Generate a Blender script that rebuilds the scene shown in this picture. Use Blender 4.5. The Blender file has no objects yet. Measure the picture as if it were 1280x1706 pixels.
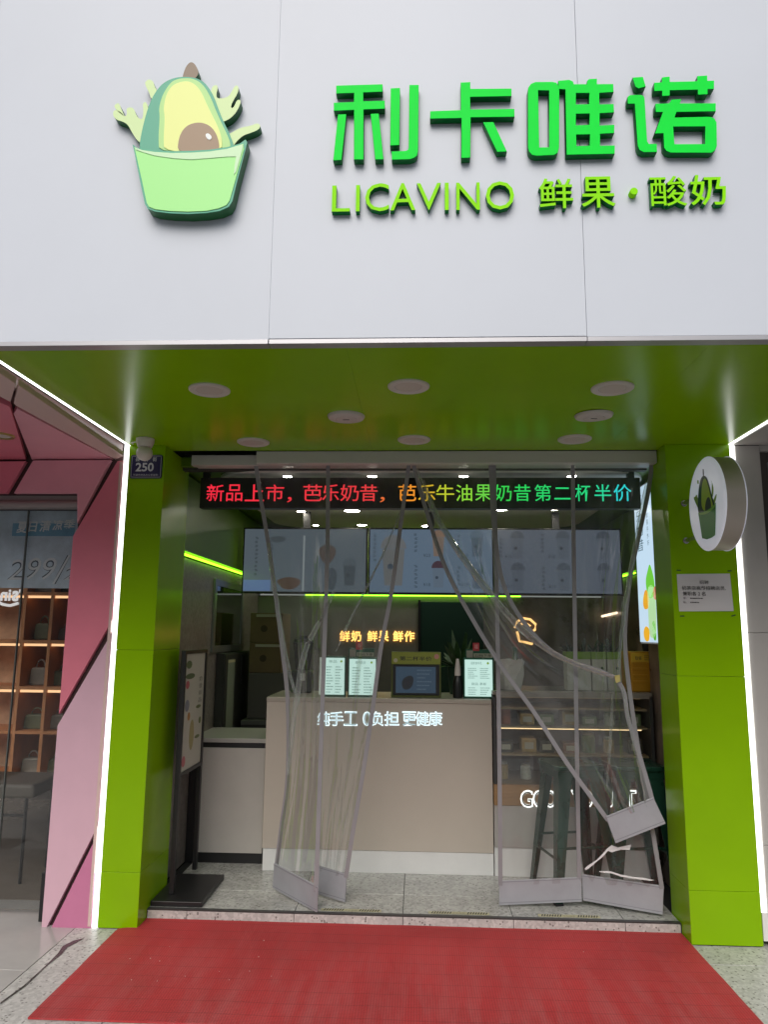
import bpy, bmesh, math, random
from mathutils import Vector, Matrix
random.seed(7)
S = bpy.context.scene
C = S.collection
R = math.radians

# ------------------------------------------------------------------ camera
cam_data = bpy.data.cameras.new('camera')
cam = bpy.data.objects.new('camera', cam_data); C.objects.link(cam)
cam_data.sensor_fit = 'VERTICAL'; cam_data.sensor_height = 36.0
cam_data.lens = 36.0 * 1224.473 / 1706.0
cam_data.clip_start = 0.05; cam_data.clip_end = 2000
cam.matrix_world = Matrix(((0.998947, -0.001914, 0.045840, 0.000000), (0.044919, -0.162617, -0.985666, -4.234783), (0.009341, 0.986687, -0.162360, 1.600000), (0.000000, 0.000000, 0.000000, 1.000000)))
S.camera = cam

# ------------------------------------------------------------------ sky, sun, exposure (overcast)
W = bpy.data.worlds.new('World'); S.world = W; W.use_nodes = True
wn = W.node_tree.nodes; wl = W.node_tree.links
bg = wn['Background']
sky = wn.new('ShaderNodeTexSky'); sky.sky_type = 'NISHITA'; sky.sun_disc = False
SUN_EL, SUN_AZ = R(43), R(188)
sky.sun_elevation = SUN_EL; sky.sun_rotation = SUN_AZ
sky.air_density = 1.0; sky.dust_density = 4.0; sky.ozone_density = 1.0
hsv = wn.new('ShaderNodeHueSaturation'); hsv.inputs['Saturation'].default_value = 0.7
wl.new(sky.outputs[0], hsv.inputs['Color']); wl.new(hsv.outputs[0], bg.inputs['Color'])
bg.inputs['Strength'].default_value = 0.075
sd = bpy.data.lights.new('sun', 'SUN'); sd.energy = 1.0; sd.angle = R(48); sd.color = (1, .97, .93)
sun = bpy.data.objects.new('sun', sd); C.objects.link(sun)
# light comes from in front of the shop, high up
dirv = Vector((math.sin(SUN_AZ) * math.cos(SUN_EL), math.cos(SUN_AZ) * math.cos(SUN_EL), math.sin(SUN_EL)))
sun.rotation_euler = dirv.to_track_quat('Z', 'Y').to_euler()
sun.location = dirv * 30
vs = S.view_settings
vs.view_transform = 'Standard'; vs.look = 'None'; vs.gamma = 1; vs.use_curve_mapping = False
vs.exposure = 0.56
S.cycles.use_denoising = True
S.cycles.max_bounces = 10; S.cycles.transparent_max_bounces = 24
S.cycles.diffuse_bounces = 5; S.cycles.glossy_bounces = 4
S.cycles.sample_clamp_indirect = 6

# ------------------------------------------------------------------ materials
MATS = {}
def mat(name, col=(.5, .5, .5), rough=.5, metal=0., spec=.5, coat=0., var=0., vscale=6., bump=0., bscale=60.,
        emit=None, estr=0., stretch=None):
    if name in MATS: return MATS[name]
    m = bpy.data.materials.new(name); m.use_nodes = True; MATS[name] = m
    nt = m.node_tree; n = nt.nodes; l = nt.links; b = n['Principled BSDF']
    b.inputs['Base Color'].default_value = (*col, 1); b.inputs['Roughness'].default_value = rough
    b.inputs['Metallic'].default_value = metal; b.inputs['Specular IOR Level'].default_value = spec
    if coat:
        b.inputs['Coat Weight'].default_value = coat; b.inputs['Coat Roughness'].default_value = .06
    if emit:
        b.inputs['Emission Color'].default_value = (*emit, 1); b.inputs['Emission Strength'].default_value = estr
    if var or bump:
        tc = n.new('ShaderNodeTexCoord'); mp = n.new('ShaderNodeMapping')
        l.new(tc.outputs['Object'], mp.inputs['Vector'])
        if stretch: mp.inputs['Scale'].default_value = stretch
    if var:
        nz = n.new('ShaderNodeTexNoise'); nz.inputs['Scale'].default_value = vscale; nz.inputs['Detail'].default_value = 6
        nz.inputs['Roughness'].default_value = .62
        l.new(mp.outputs[0], nz.inputs['Vector'])
        mr = n.new('ShaderNodeMapRange'); mr.inputs['From Min'].default_value = .3; mr.inputs['From Max'].default_value = .7
        mr.inputs['To Min'].default_value = 1 - var; mr.inputs['To Max'].default_value = 1 + var
        l.new(nz.outputs['Fac'], mr.inputs['Value'])
        mx = n.new('ShaderNodeVectorMath'); mx.operation = 'SCALE'; mx.inputs[0].default_value = col
        l.new(mr.outputs[0], mx.inputs['Scale']); l.new(mx.outputs[0], b.inputs['Base Color'])
        mr2 = n.new('ShaderNodeMapRange'); mr2.inputs['From Min'].default_value = .3; mr2.inputs['From Max'].default_value = .7
        mr2.inputs['To Min'].default_value = max(.02, rough * (1 - var * .8)); mr2.inputs['To Max'].default_value = min(1, rough * (1 + var * .8))
        l.new(nz.outputs['Fac'], mr2.inputs['Value']); l.new(mr2.outputs[0], b.inputs['Roughness'])
    if bump:
        nb = n.new('ShaderNodeTexNoise'); nb.inputs['Scale'].default_value = bscale; nb.inputs['Detail'].default_value = 4
        l.new(mp.outputs[0], nb.inputs['Vector'])
        bp = n.new('ShaderNodeBump'); bp.inputs['Strength'].default_value = bump; bp.inputs['Distance'].default_value = .01
        l.new(nb.outputs['Fac'], bp.inputs['Height']); l.new(bp.outputs[0], b.inputs['Normal'])
    return m

def emis(name, col, s):
    if name in MATS: return MATS[name]
    m = bpy.data.materials.new(name); m.use_nodes = True; MATS[name] = m
    n = m.node_tree.nodes; n.clear(); o = n.new('ShaderNodeOutputMaterial'); e = n.new('ShaderNodeEmission')
    e.inputs[0].default_value = (*col, 1); e.inputs[1].default_value = s
    m.node_tree.links.new(e.outputs[0], o.inputs[0]); return m

def screen(name, col, s):
    # a lit face behind a glossy sheet
    return mat(name, (.02, .02, .02), .25, emit=col, estr=s)

def film(name, rough=.06, haze=.05, bump=.25, bscale=9., refl=1.0, tint=(.93, .94, .93), stretch=(1, 1, 1), top=.30):
    if name in MATS: return MATS[name]
    m = bpy.data.materials.new(name); m.use_nodes = True; MATS[name] = m
    nt = m.node_tree; n = nt.nodes; l = nt.links; n.clear()
    o = n.new('ShaderNodeOutputMaterial'); tr = n.new('ShaderNodeBsdfTransparent'); gl = n.new('ShaderNodeBsdfGlossy')
    df = n.new('ShaderNodeBsdfDiffuse'); tl = n.new('ShaderNodeBsdfTranslucent')
    tr.inputs[0].default_value = (*tint, 1); gl.inputs['Color'].default_value = (1, 1, 1, 1); gl.inputs['Roughness'].default_value = rough
    df.inputs[0].default_value = (.75, .76, .76, 1); tl.inputs[0].default_value = (.75, .76, .76, 1)
    fr = n.new('ShaderNodeFresnel'); fr.inputs['IOR'].default_value = 1.5
    tc = n.new('ShaderNodeTexCoord'); mp = n.new('ShaderNodeMapping'); mp.inputs['Scale'].default_value = stretch
    l.new(tc.outputs['Object'], mp.inputs['Vector'])
    nz = n.new('ShaderNodeTexNoise'); nz.inputs['Scale'].default_value = bscale; nz.inputs['Detail'].default_value = 3
    l.new(mp.outputs[0], nz.inputs['Vector'])
    bp = n.new('ShaderNodeBump'); bp.inputs['Strength'].default_value = bump; bp.inputs['Distance'].default_value = .02
    l.new(nz.outputs['Fac'], bp.inputs['Height'])
    l.new(bp.outputs[0], gl.inputs['Normal']); l.new(bp.outputs[0], fr.inputs['Normal'])
    mu = n.new('ShaderNodeMath'); mu.operation = 'MULTIPLY'; mu.inputs[1].default_value = refl; mu.use_clamp = True
    l.new(fr.outputs[0], mu.inputs[0])
    cap = n.new('ShaderNodeMath'); cap.operation = 'MINIMUM'; cap.inputs[1].default_value = top; l.new(mu.outputs[0], cap.inputs[0]); mu = cap
    hz = n.new('ShaderNodeMapRange'); hz.inputs['From Min'].default_value = .35; hz.inputs['From Max'].default_value = .75
    hz.inputs['To Min'].default_value = haze * .5; hz.inputs['To Max'].default_value = haze * 1.8
    l.new(nz.outputs['Fac'], hz.inputs['Value'])
    # seen edge-on the sheet is longer to look through, so folds turn milky
    lw = n.new('ShaderNodeLayerWeight'); lw.inputs['Blend'].default_value = .5
    pw = n.new('ShaderNodeMath'); pw.operation = 'POWER'; pw.inputs[1].default_value = 2.2; l.new(lw.outputs['Facing'], pw.inputs[0])
    pm = n.new('ShaderNodeMath'); pm.operation = 'MULTIPLY_ADD'; pm.inputs[1].default_value = haze * 5.5; l.new(pw.outputs[0], pm.inputs[0]); l.new(hz.outputs[0], pm.inputs[2]); hz = pm
    md = n.new('ShaderNodeMixShader'); md.inputs[0].default_value = .5; l.new(df.outputs[0], md.inputs[1]); l.new(tl.outputs[0], md.inputs[2])
    m1 = n.new('ShaderNodeMixShader'); l.new(hz.outputs[0], m1.inputs[0]); l.new(tr.outputs[0], m1.inputs[1]); l.new(md.outputs[0], m1.inputs[2])
    m2 = n.new('ShaderNodeMixShader'); l.new(mu.outputs[0], m2.inputs[0]); l.new(m1.outputs[0], m2.inputs[1]); l.new(gl.outputs[0], m2.inputs[2])
    l.new(m2.outputs[0], o.inputs[0]); return m

def terrazzo(name, base, rough=.35, chip=.5, scale=90., spots=(.10, .09, .08), dirt=.15):
    if name in MATS: return MATS[name]
    m = mat(name, base, rough, var=dirt, vscale=3.2, bump=.08, bscale=120)
    nt = m.node_tree; n = nt.nodes; l = nt.links; b = n['Principled BSDF']
    src = b.inputs['Base Color'].links[0].from_socket
    tc = n.new('ShaderNodeTexCoord')
    v = n.new('ShaderNodeTexVoronoi'); v.inputs['Scale'].default_value = scale; v.inputs['Randomness'].default_value = 1
    l.new(tc.outputs['Object'], v.inputs['Vector'])
    sep = n.new('ShaderNodeSeparateColor'); l.new(v.outputs['Color'], sep.inputs[0])
    # dark chips: small distance and chosen cells
    lt = n.new('ShaderNodeMath'); lt.operation = 'LESS_THAN'; lt.inputs[1].default_value = .17; l.new(sep.outputs[0], lt.inputs[0])
    ds = n.new('ShaderNodeMath'); ds.operation = 'LESS_THAN'; ds.inputs[1].default_value = .42; l.new(v.outputs['Distance'], ds.inputs[0])
    mm = n.new('ShaderNodeMath'); mm.operation = 'MULTIPLY'; l.new(lt.outputs[0], mm.inputs[0]); l.new(ds.outputs[0], mm.inputs[1])
    m3 = n.new('ShaderNodeMath'); m3.operation = 'MULTIPLY'; m3.inputs[1].default_value = chip; l.new(mm.outputs[0], m3.inputs[0])
    # cell to cell tone
    mr = n.new('ShaderNodeMapRange'); mr.inputs['To Min'].default_value = .82; mr.inputs['To Max'].default_value = 1.16; l.new(sep.outputs[1], mr.inputs['Value'])
    sc = n.new('ShaderNodeVectorMath'); sc.operation = 'SCALE'; l.new(src, sc.inputs[0]); l.new(mr.outputs[0], sc.inputs['Scale'])
    mx = n.new('ShaderNodeMix'); mx.data_type = 'RGBA'; l.new(m3.outputs[0], mx.inputs['Factor']); l.new(sc.outputs[0], mx.inputs['A'])
    mx.inputs['B'].default_value = (*spots, 1); l.new(mx.outputs['Result'], b.inputs['Base Color'])
    return m

# ------------------------------------------------------------------ mesh helpers (all in world metres)
class MB:
    def __init__(s): s.v = []; s.f = []
    def add(s, vs, fs):
        k = len(s.v); s.v += [tuple(p) for p in vs]; s.f += [tuple(i + k for i in f) for f in fs]; return s
    def box(s, x0, x1, y0, y1, z0, z1):
        x0, x1 = min(x0, x1), max(x0, x1); y0, y1 = min(y0, y1), max(y0, y1); z0, z1 = min(z0, z1), max(z0, z1)
        return s.add([(x0, y0, z0), (x1, y0, z0), (x1, y1, z0), (x0, y1, z0), (x0, y0, z1), (x1, y0, z1), (x1, y1, z1), (x0, y1, z1)],
                     [(0, 3, 2, 1), (4, 5, 6, 7), (0, 1, 5, 4), (1, 2, 6, 5), (2, 3, 7, 6), (3, 0, 4, 7)])
    def prism(s, pts, axis, a, b):
        # closed outline pts in the two other axes, between a and b along axis
        def mk(p, t):
            return {'x': (t, p[0], p[1]), 'y': (p[0], t, p[1]), 'z': (p[0], p[1], t)}[axis]
        n = len(pts)
        return s.add([mk(p, a) for p in pts] + [mk(p, b) for p in pts],
                     [tuple(range(n)), tuple(range(2 * n - 1, n - 1, -1))] + [(i, i + n, (i + 1) % n + n, (i + 1) % n) for i in range(n)])
    def tube(s, pts, r, n=8, cap=True):
        pts = [Vector(p) for p in pts]; rs = r if isinstance(r, (list, tuple)) else [r] * len(pts); k = len(s.v); vs = []
        for i, p in enumerate(pts):
            t = (pts[min(i + 1, len(pts) - 1)] - pts[max(i - 1, 0)]).normalized()
            u = t.cross(Vector((0, 0, 1)) if abs(t.z) < .9 else Vector((1, 0, 0))).normalized(); w = t.cross(u)
            for j in range(n):
                a = 2 * math.pi * (j + .5) / n; vs.append(p + (u * math.cos(a) + w * math.sin(a)) * rs[i])
        fs = [(i * n + j, i * n + (j + 1) % n, (i + 1) * n + (j + 1) % n, (i + 1) * n + j) for i in range(len(pts) - 1) for j in range(n)]
        if cap: fs += [tuple(range(n - 1, -1, -1)), tuple(range((len(pts) - 1) * n, len(pts) * n))]
        return s.add(vs, fs)
    def lathe(s, prof, c=(0, 0, 0), axis='z', n=32):
        vs = []
        for r, h in prof:
            for j in range(n):
                a = 2 * math.pi * j / n; p, q = r * math.cos(a), r * math.sin(a)
                o = {'z': (p, q, h), 'x': (h, p, q), 'y': (p, h, q)}[axis]; vs.append((c[0] + o[0], c[1] + o[1], c[2] + o[2]))
        m = len(prof); fs = [(i * n + j, i * n + (j + 1) % n, (i + 1) * n + (j + 1) % n, (i + 1) * n + j) for i in range(m - 1) for j in range(n)]
        if prof[0][0] > 1e-6: fs.append(tuple(range(n - 1, -1, -1)))
        if prof[-1][0] > 1e-6: fs.append(tuple(range((m - 1) * n, m * n)))
        return s.add(vs, fs)

LOC = {}
def off(parent):
    while parent is not None and parent.parent is not None: parent = parent.parent
    return Vector(parent.location) if parent is not None else Vector((0, 0, 0))

def fin(name, me, m, parent=None, smooth=False, bevel=0., loc=None, label=None):
    o = bpy.data.objects.new(name, me)
    C.objects.link(o)
    me.materials.clear(); me.materials.append(m)
    if smooth:
        for p in me.polygons: p.use_smooth = True
        try: me.set_sharp_from_angle(angle=R(35))
        except Exception: pass
    d = off(parent) if parent is not None else Vector(loc or (0, 0, 0))
    if d.length: me.transform(Matrix.Translation(-d))
    if parent is not None: o.parent = parent
    elif loc: o.location = loc
    if bevel:
        b = o.modifiers.new('bevel', 'BEVEL'); b.width = bevel; b.segments = 2; b.limit_method = 'ANGLE'; b.angle_limit = R(40)
        b.harden_normals = False
    if label: o['label'] = label
    return o

def obj(name, mb, m, parent=None, smooth=False, bevel=0., loc=None, label=None):
    me = bpy.data.meshes.new(name); me.from_pydata(mb.v, [], mb.f); me.update()
    bm = bmesh.new(); bm.from_mesh(me); bmesh.ops.recalc_face_normals(bm, faces=bm.faces); bm.to_mesh(me); bm.free()
    return fin(name, me, m, parent, smooth, bevel, loc, label)

def box(name, m, parent, x0, x1, y0, y1, z0, z1, bevel=0., label=None, loc=None):
    return obj(name, MB().box(x0, x1, y0, y1, z0, z1), m, parent, False, bevel, loc, label)

def thing(name, label, cat, loc=(0, 0, 0), group=None):
    o = bpy.data.objects.new(name, None); C.objects.link(o); o.location = loc; o.empty_display_size = .1
    return tag(o, label, cat, group)
def tag(o, label, cat, group=None):
    o['label'] = label; o['category'] = cat
    if group: o['group'] = group
    return o
def stuff(o): o['kind'] = 'stuff'; return o
def struct(o): o['kind'] = 'structure'; return o

def clone(o, parent=None):
    c = o.copy(); C.objects.link(c); c.parent = parent
    for ch in o.children: clone(ch, c)
    return c

# text: glyph outlines of the built-in font, as flat or raised meshes
GL = {}
def glyphs(s, bold=0., extrude=0., res=3):
    k = (s, bold, extrude)
    if k in GL: return GL[k]
    c = bpy.data.curves.new('text', 'FONT'); c.body = s; c.offset = bold; c.extrude = extrude; c.resolution_u = res
    o = bpy.data.objects.new('text', c); C.objects.link(o)
    dg = bpy.context.evaluated_depsgraph_get(); dg.update()
    me = bpy.data.meshes.new_from_object(o.evaluated_get(dg))
    bpy.data.objects.remove(o); bpy.data.curves.remove(c)
    GL[k] = ([tuple(v.co) for v in me.vertices], [tuple(p.vertices) for p in me.polygons]); bpy.data.meshes.remove(me)
    return GL[k]

def text(name, s, m, parent, x0, x1, z0, z1, y, depth=0., bold=0., shear=0., flip=False, face='y', loc=None, side=None):
    """Fits the written characters into x0..x1, z0..z1, facing -y (or, with face='x+', 'x-', laid on a wall along y)."""
    v, f = glyphs(s, bold, .5 if depth else 0.)
    xs = [p[0] for p in v]; ys = [p[1] for p in v]; ax, bx, ay, by = min(xs), max(xs), min(ys), max(ys)
    out = []
    for p in v:
        u = (p[0] - ax) / max(1e-6, bx - ax); w = (p[1] - ay) / max(1e-6, by - ay)
        if flip: u = 1 - u
        X = x0 + (x1 - x0) * u + shear * w * (z1 - z0); Z = z0 + (z1 - z0) * w; D = (.5 - p[2]) * depth if depth else 0
        out.append((X, y + D, Z) if face == 'y' else ((y - D, X, Z) if face == 'x+' else (y + D, X, Z)))
    me = bpy.data.meshes.new(name); me.from_pydata(out, [], f); me.update()
    o = fin(name, me, m, parent, loc=loc)
    if side: sides(o, side)
    return o

def sides(o, m):
    # returns of a raised letter carry their own darker paint
    o.data.materials.append(m)
    for p in o.data.polygons:
        if p.normal.y > -.6: p.material_index = 1

def outline(name, loops, m, parent, y, depth, bevel=0., label=None, loc=None):
    """Outlines (x, z) with holes, thick plate between y (front) and y+depth."""
    c = bpy.data.curves.new(name, 'CURVE'); c.dimensions = '2D'; c.fill_mode = 'BOTH'; c.extrude = depth / 2
    c.bevel_depth = bevel; c.bevel_resolution = 1
    if bevel: c.offset = -bevel; c.extrude = depth / 2 - bevel
    for lp in loops:
        sp = c.splines.new('POLY'); sp.points.add(len(lp) - 1); sp.use_cyclic_u = True
        for i, p in enumerate(lp): sp.points[i].co = (p[0], p[1], 0, 1)
    o = bpy.data.objects.new(name, c); C.objects.link(o)
    dg = bpy.context.evaluated_depsgraph_get(); dg.update()
    me = bpy.data.meshes.new_from_object(o.evaluated_get(dg)); bpy.data.objects.remove(o); bpy.data.curves.remove(c)
    me.transform(Matrix(((1, 0, 0, 0), (0, 0, -1, y + depth / 2), (0, 1, 0, 0), (0, 0, 0, 1))))
    return fin(name, me, m, parent, label=label, loc=loc)

def smooth_loop(pts, k=2):
    for _ in range(k):
        q = []
        for i in range(len(pts)):
            a, b = pts[i], pts[(i + 1) % len(pts)]
            q += [(a[0] * .75 + b[0] * .25, a[1] * .75 + b[1] * .25), (a[0] * .25 + b[0] * .75, a[1] * .25 + b[1] * .75)]
        pts = q
    return pts

XL, XLI, XR, XRI, ZC, YF, ZF = -1.738, -1.518, 1.809, 1.440, 2.700, -1.611, 2.6855
FL = .0585      # shop floor level

# ------------------------------------------------------------------ palette
M_white = mat('white_composite_panel', (.635, .68, .752), .45, var=.025, vscale=1.1, bump=.02, bscale=2.2)
M_trim = mat('grey_aluminium_trim', (.42, .42, .44), .35, metal=.6)
M_green = mat('green_composite_panel', (.235, .455, .0), .23, var=.05, vscale=2.0, bump=.015, bscale=3, spec=.20)
M_gap = mat('dark_joint', (.02, .02, .02), .9)
M_led = emis('white_light_strip', (1, 1, .98), 2.0)
M_letter = mat('green_acrylic_letter', (.0, .88, .055), .45, spec=.12, var=.04, vscale=8)
M_lside = mat('dark_green_return', (.0, .16, .03), .4, spec=.2)
M_letter2 = mat('lime_acrylic_letter', (.30, .88, .0), .45, spec=.12, var=.04, vscale=8)
M_pale = mat('unlit_lamp_face', (.55, .50, .45), .5)
M_wht = mat('white_plastic', (.75, .74, .72), .4)
M_black = mat('black_metal', (.012, .012, .013), .4)
M_darkgrey = mat('dark_grey_metal', (.045, .045, .045), .4, var=.2)
M_terr = terrazzo('terrazzo_slab', (.50, .49, .47), .42, chip=.75, scale=70)
M_tile = terrazzo('shop_floor_stone', (.42, .42, .40), .22, chip=.5, scale=60, dirt=.22)
M_terrw = terrazzo('terrazzo_wall_grey', (.20, .175, .158), .4, chip=.4, scale=45)
M_counter = mat('beige_counter_laminate', (.51, .46, .395), .42, var=.05, vscale=1.5)
M_base = mat('white_skirting', (.72, .73, .72), .35, var=.05)
M_film = film('clear_pvc_film', .07, .062, .22, 6., .9, stretch=(2.4, 2.4, .35))
M_fold = film('gathered_pvc_film', .07, .11, .45, 10., 1.7, stretch=(3, 3, .5), top=.6)
M_glass = film('shop_window_glass', .01, .004, .01, 2., 1.0, (.90, .93, .92))
M_band = mat('grey_magnetic_band', (.27, .265, .28), .45, var=.06)
M_weight = mat('grey_curtain_foot', (.34, .345, .375), .5, var=.06, vscale=9, bump=.05, bscale=40)

# ------------------------------------------------------------------ measured outlines (metres on their own surfaces)
BIGCHARS = [[[(-0.327, 3.741), (-0.142, 3.742), (-0.142, 3.708), (-0.218, 3.707), (-0.218, 3.669), (-0.133, 3.669), (-0.132, 3.633), (-0.216, 3.632), (-0.213, 3.415), (-0.251, 3.416), (-0.254, 3.631), (-0.334, 3.629), (-0.335, 3.665), (-0.255, 3.667), (-0.255, 3.706), (-0.326, 3.705)], [(-0.317, 3.613), (-0.284, 3.614), (-0.299, 3.415), (-0.332, 3.414)], [(-0.188, 3.613), (-0.156, 3.613), (-0.135, 3.414), (-0.168, 3.414)], [(-0.11, 3.723), (-0.073, 3.724), (-0.074, 3.474), (-0.11, 3.473)], [(-0.036, 3.736), (0.001, 3.735), (-0.001, 3.446), (-0.005, 3.428), (-0.016, 3.418), (-0.033, 3.412), (-0.103, 3.412), (-0.104, 3.448), (-0.049, 3.449), (-0.041, 3.453), (-0.038, 3.461)]], [[(0.166, 3.741), (0.204, 3.742), (0.204, 3.712), (0.365, 3.709), (0.364, 3.675), (0.203, 3.676), (0.203, 3.622), (0.374, 3.62), (0.374, 3.585), (0.204, 3.587), (0.201, 3.414), (0.166, 3.413), (0.168, 3.585), (0.046, 3.585), (0.046, 3.618), (0.166, 3.62)], [(0.252, 3.565), (0.292, 3.565), (0.342, 3.437), (0.304, 3.436)]], [[(0.431, 3.714), (0.441, 3.728), (0.458, 3.735), (0.524, 3.734), (0.54, 3.729), (0.547, 3.717), (0.55, 3.695), (0.542, 3.45), (0.536, 3.427), (0.522, 3.418), (0.454, 3.416), (0.437, 3.421), (0.426, 3.436), (0.423, 3.453), (0.428, 3.703)], [(0.468, 3.698), (0.51, 3.696), (0.504, 3.452), (0.466, 3.452)], [(0.547, 3.738), (0.59, 3.741), (0.604, 3.733), (0.607, 3.721), (0.658, 3.72), (0.658, 3.733), (0.665, 3.742), (0.697, 3.743), (0.696, 3.719), (0.759, 3.718), (0.759, 3.682), (0.704, 3.68), (0.702, 3.631), (0.757, 3.631), (0.757, 3.594), (0.702, 3.592), (0.7, 3.54), (0.756, 3.542), (0.754, 3.506), (0.7, 3.504), (0.698, 3.454), (0.754, 3.454), (0.752, 3.418), (0.569, 3.418), (0.573, 3.699), (0.547, 3.702)], [(0.614, 3.682), (0.665, 3.681), (0.663, 3.633), (0.612, 3.633)], [(0.611, 3.592), (0.663, 3.592), (0.661, 3.544), (0.609, 3.543)], [(0.609, 3.503), (0.661, 3.503), (0.659, 3.455), (0.608, 3.455)]], [[(0.834, 3.744), (0.874, 3.746), (0.883, 3.703), (0.855, 3.695), (0.843, 3.703)], [(0.811, 3.66), (0.82, 3.668), (0.861, 3.668), (0.873, 3.663), (0.876, 3.652), (0.877, 3.469), (0.883, 3.457), (0.913, 3.457), (0.912, 3.422), (0.863, 3.422), (0.846, 3.432), (0.84, 3.451), (0.837, 3.63), (0.81, 3.63)], [(0.916, 3.719), (0.946, 3.72), (0.947, 3.742), (0.977, 3.744), (0.976, 3.721), (1.081, 3.721), (1.082, 3.743), (1.12, 3.745), (1.119, 3.722), (1.145, 3.722), (1.142, 3.685), (1.118, 3.685), (1.117, 3.663), (1.079, 3.662), (1.08, 3.684), (0.974, 3.684), (0.973, 3.661), (0.943, 3.66), (0.944, 3.683), (0.914, 3.682)], [(0.916, 3.628), (0.969, 3.628), (0.978, 3.644), (1.016, 3.646), (1.009, 3.627), (1.145, 3.624), (1.143, 3.589), (0.994, 3.59), (0.986, 3.567), (1.119, 3.567), (1.135, 3.56), (1.143, 3.542), (1.138, 3.444), (1.131, 3.425), (1.116, 3.414), (0.963, 3.418), (0.947, 3.426), (0.939, 3.441), (0.94, 3.501), (0.907, 3.5), (0.942, 3.591), (0.915, 3.592)], [(0.979, 3.528), (1.099, 3.526), (1.094, 3.452), (0.979, 3.454)]]]
LATBOX = [(-0.334, -0.264, 3.201, 3.311), (-0.241, -0.226, 3.201, 3.311), (-0.205, -0.113, 3.2, 3.317), (-0.108, -0.011, 3.202, 3.316), (-0.006, 0.087, 3.202, 3.314), (0.102, 0.117, 3.2, 3.314), (0.146, 0.236, 3.199, 3.313), (0.259, 0.367, 3.198, 3.316)]
SUBBOX = [(0.461, 0.59, 3.199, 3.324), (0.621, 0.749, 3.199, 3.328), (0.88, 1.016, 3.201, 3.325), (1.03, 1.163, 3.201, 3.327)]
DOT = (0.82, 3.265)
E_SPLASH = [[(-1.221, 3.629), (-1.219, 3.652), (-1.207, 3.653), (-1.188, 3.641), (-1.169, 3.621), (-1.163, 3.634), (-1.168, 3.658), (-1.156, 3.664), (-1.138, 3.66), (-1.125, 3.627), (-1.113, 3.612), (-1.098, 3.609), (-1.098, 3.652), (-1.103, 3.679), (-1.091, 3.689), (-1.077, 3.659), (-1.07, 3.546), (-1.082, 3.494), (-1.113, 3.514), (-1.136, 3.548), (-1.157, 3.588), (-1.179, 3.601), (-1.204, 3.609)], [(-1.22, 3.674), (-1.203, 3.685), (-1.195, 3.675), (-1.184, 3.647), (-1.172, 3.624), (-1.188, 3.635), (-1.21, 3.655)], [(-1.1, 3.776), (-1.085, 3.788), (-1.066, 3.779), (-1.058, 3.752), (-1.047, 3.735), (-1.049, 3.698), (-1.07, 3.698), (-1.078, 3.725), (-1.095, 3.756)], [(-0.83, 3.745), (-0.807, 3.756), (-0.801, 3.741), (-0.807, 3.711), (-0.801, 3.691), (-0.756, 3.698), (-0.742, 3.73), (-0.731, 3.751), (-0.717, 3.746), (-0.719, 3.716), (-0.74, 3.676), (-0.746, 3.649), (-0.733, 3.651), (-0.722, 3.686), (-0.706, 3.685), (-0.708, 3.662), (-0.727, 3.622), (-0.757, 3.594), (-0.799, 3.585), (-0.825, 3.645)], [(-0.772, 3.519), (-0.743, 3.538), (-0.702, 3.563), (-0.66, 3.57), (-0.637, 3.581), (-0.622, 3.571), (-0.629, 3.552), (-0.659, 3.539), (-0.689, 3.529), (-0.711, 3.508), (-0.731, 3.479), (-0.764, 3.48)]]
E_STEM = [(-0.949, 3.782), (-0.939, 3.829), (-0.928, 3.851), (-0.915, 3.86), (-0.899, 3.85), (-0.881, 3.814), (-0.887, 3.794), (-0.899, 3.781), (-0.929, 3.774)]
E_SKIN = [(-1.102, 3.481), (-1.097, 3.547), (-1.084, 3.625), (-1.069, 3.685), (-1.048, 3.731), (-1.02, 3.767), (-0.978, 3.787), (-0.93, 3.79), (-0.88, 3.78), (-0.846, 3.753), (-0.816, 3.705), (-0.796, 3.651), (-0.772, 3.591), (-0.742, 3.531), (-0.723, 3.479), (-0.73, 3.453), (-0.911, 3.441), (-1.092, 3.461)]
E_RIM = [(-1.026, 3.519), (-1.026, 3.611), (-1.032, 3.651), (-1.022, 3.704), (-1.0, 3.75), (-0.977, 3.775), (-0.929, 3.783), (-0.886, 3.772), (-0.854, 3.743), (-0.825, 3.692), (-0.801, 3.631), (-0.774, 3.572), (-0.751, 3.525), (-0.736, 3.486), (-0.739, 3.457), (-1.019, 3.453)]
E_FLESH = [(-1.004, 3.518), (-1.004, 3.604), (-1.013, 3.65), (-1.004, 3.71), (-0.982, 3.75), (-0.934, 3.767), (-0.898, 3.757), (-0.865, 3.72), (-0.838, 3.659), (-0.815, 3.612), (-0.785, 3.552), (-0.769, 3.499), (-0.77, 3.454), (-0.998, 3.453)]
E_STONE = [(-0.944, 3.451), (-0.943, 3.504), (-0.931, 3.543), (-0.909, 3.567), (-0.882, 3.577), (-0.852, 3.577), (-0.821, 3.563), (-0.796, 3.533), (-0.781, 3.49), (-0.78, 3.451), (-0.858, 3.45)]
E_HI = [(-0.837, 3.521), (-0.829, 3.53), (-0.817, 3.523), (-0.809, 3.51), (-0.815, 3.499), (-0.827, 3.502)]
E_CUP = [(-1.124, 3.485), (-1.101, 3.468), (-1.031, 3.457), (-0.959, 3.452), (-0.888, 3.452), (-0.816, 3.455), (-0.745, 3.465), (-0.698, 3.478), (-0.675, 3.496), (-0.668, 3.484), (-0.674, 3.452), (-0.701, 3.318), (-0.716, 3.235), (-0.728, 3.212), (-0.763, 3.195), (-0.815, 3.187), (-0.885, 3.184), (-0.956, 3.188), (-1.016, 3.197), (-1.046, 3.209), (-1.058, 3.229), (-1.083, 3.325), (-1.117, 3.462)]
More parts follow.
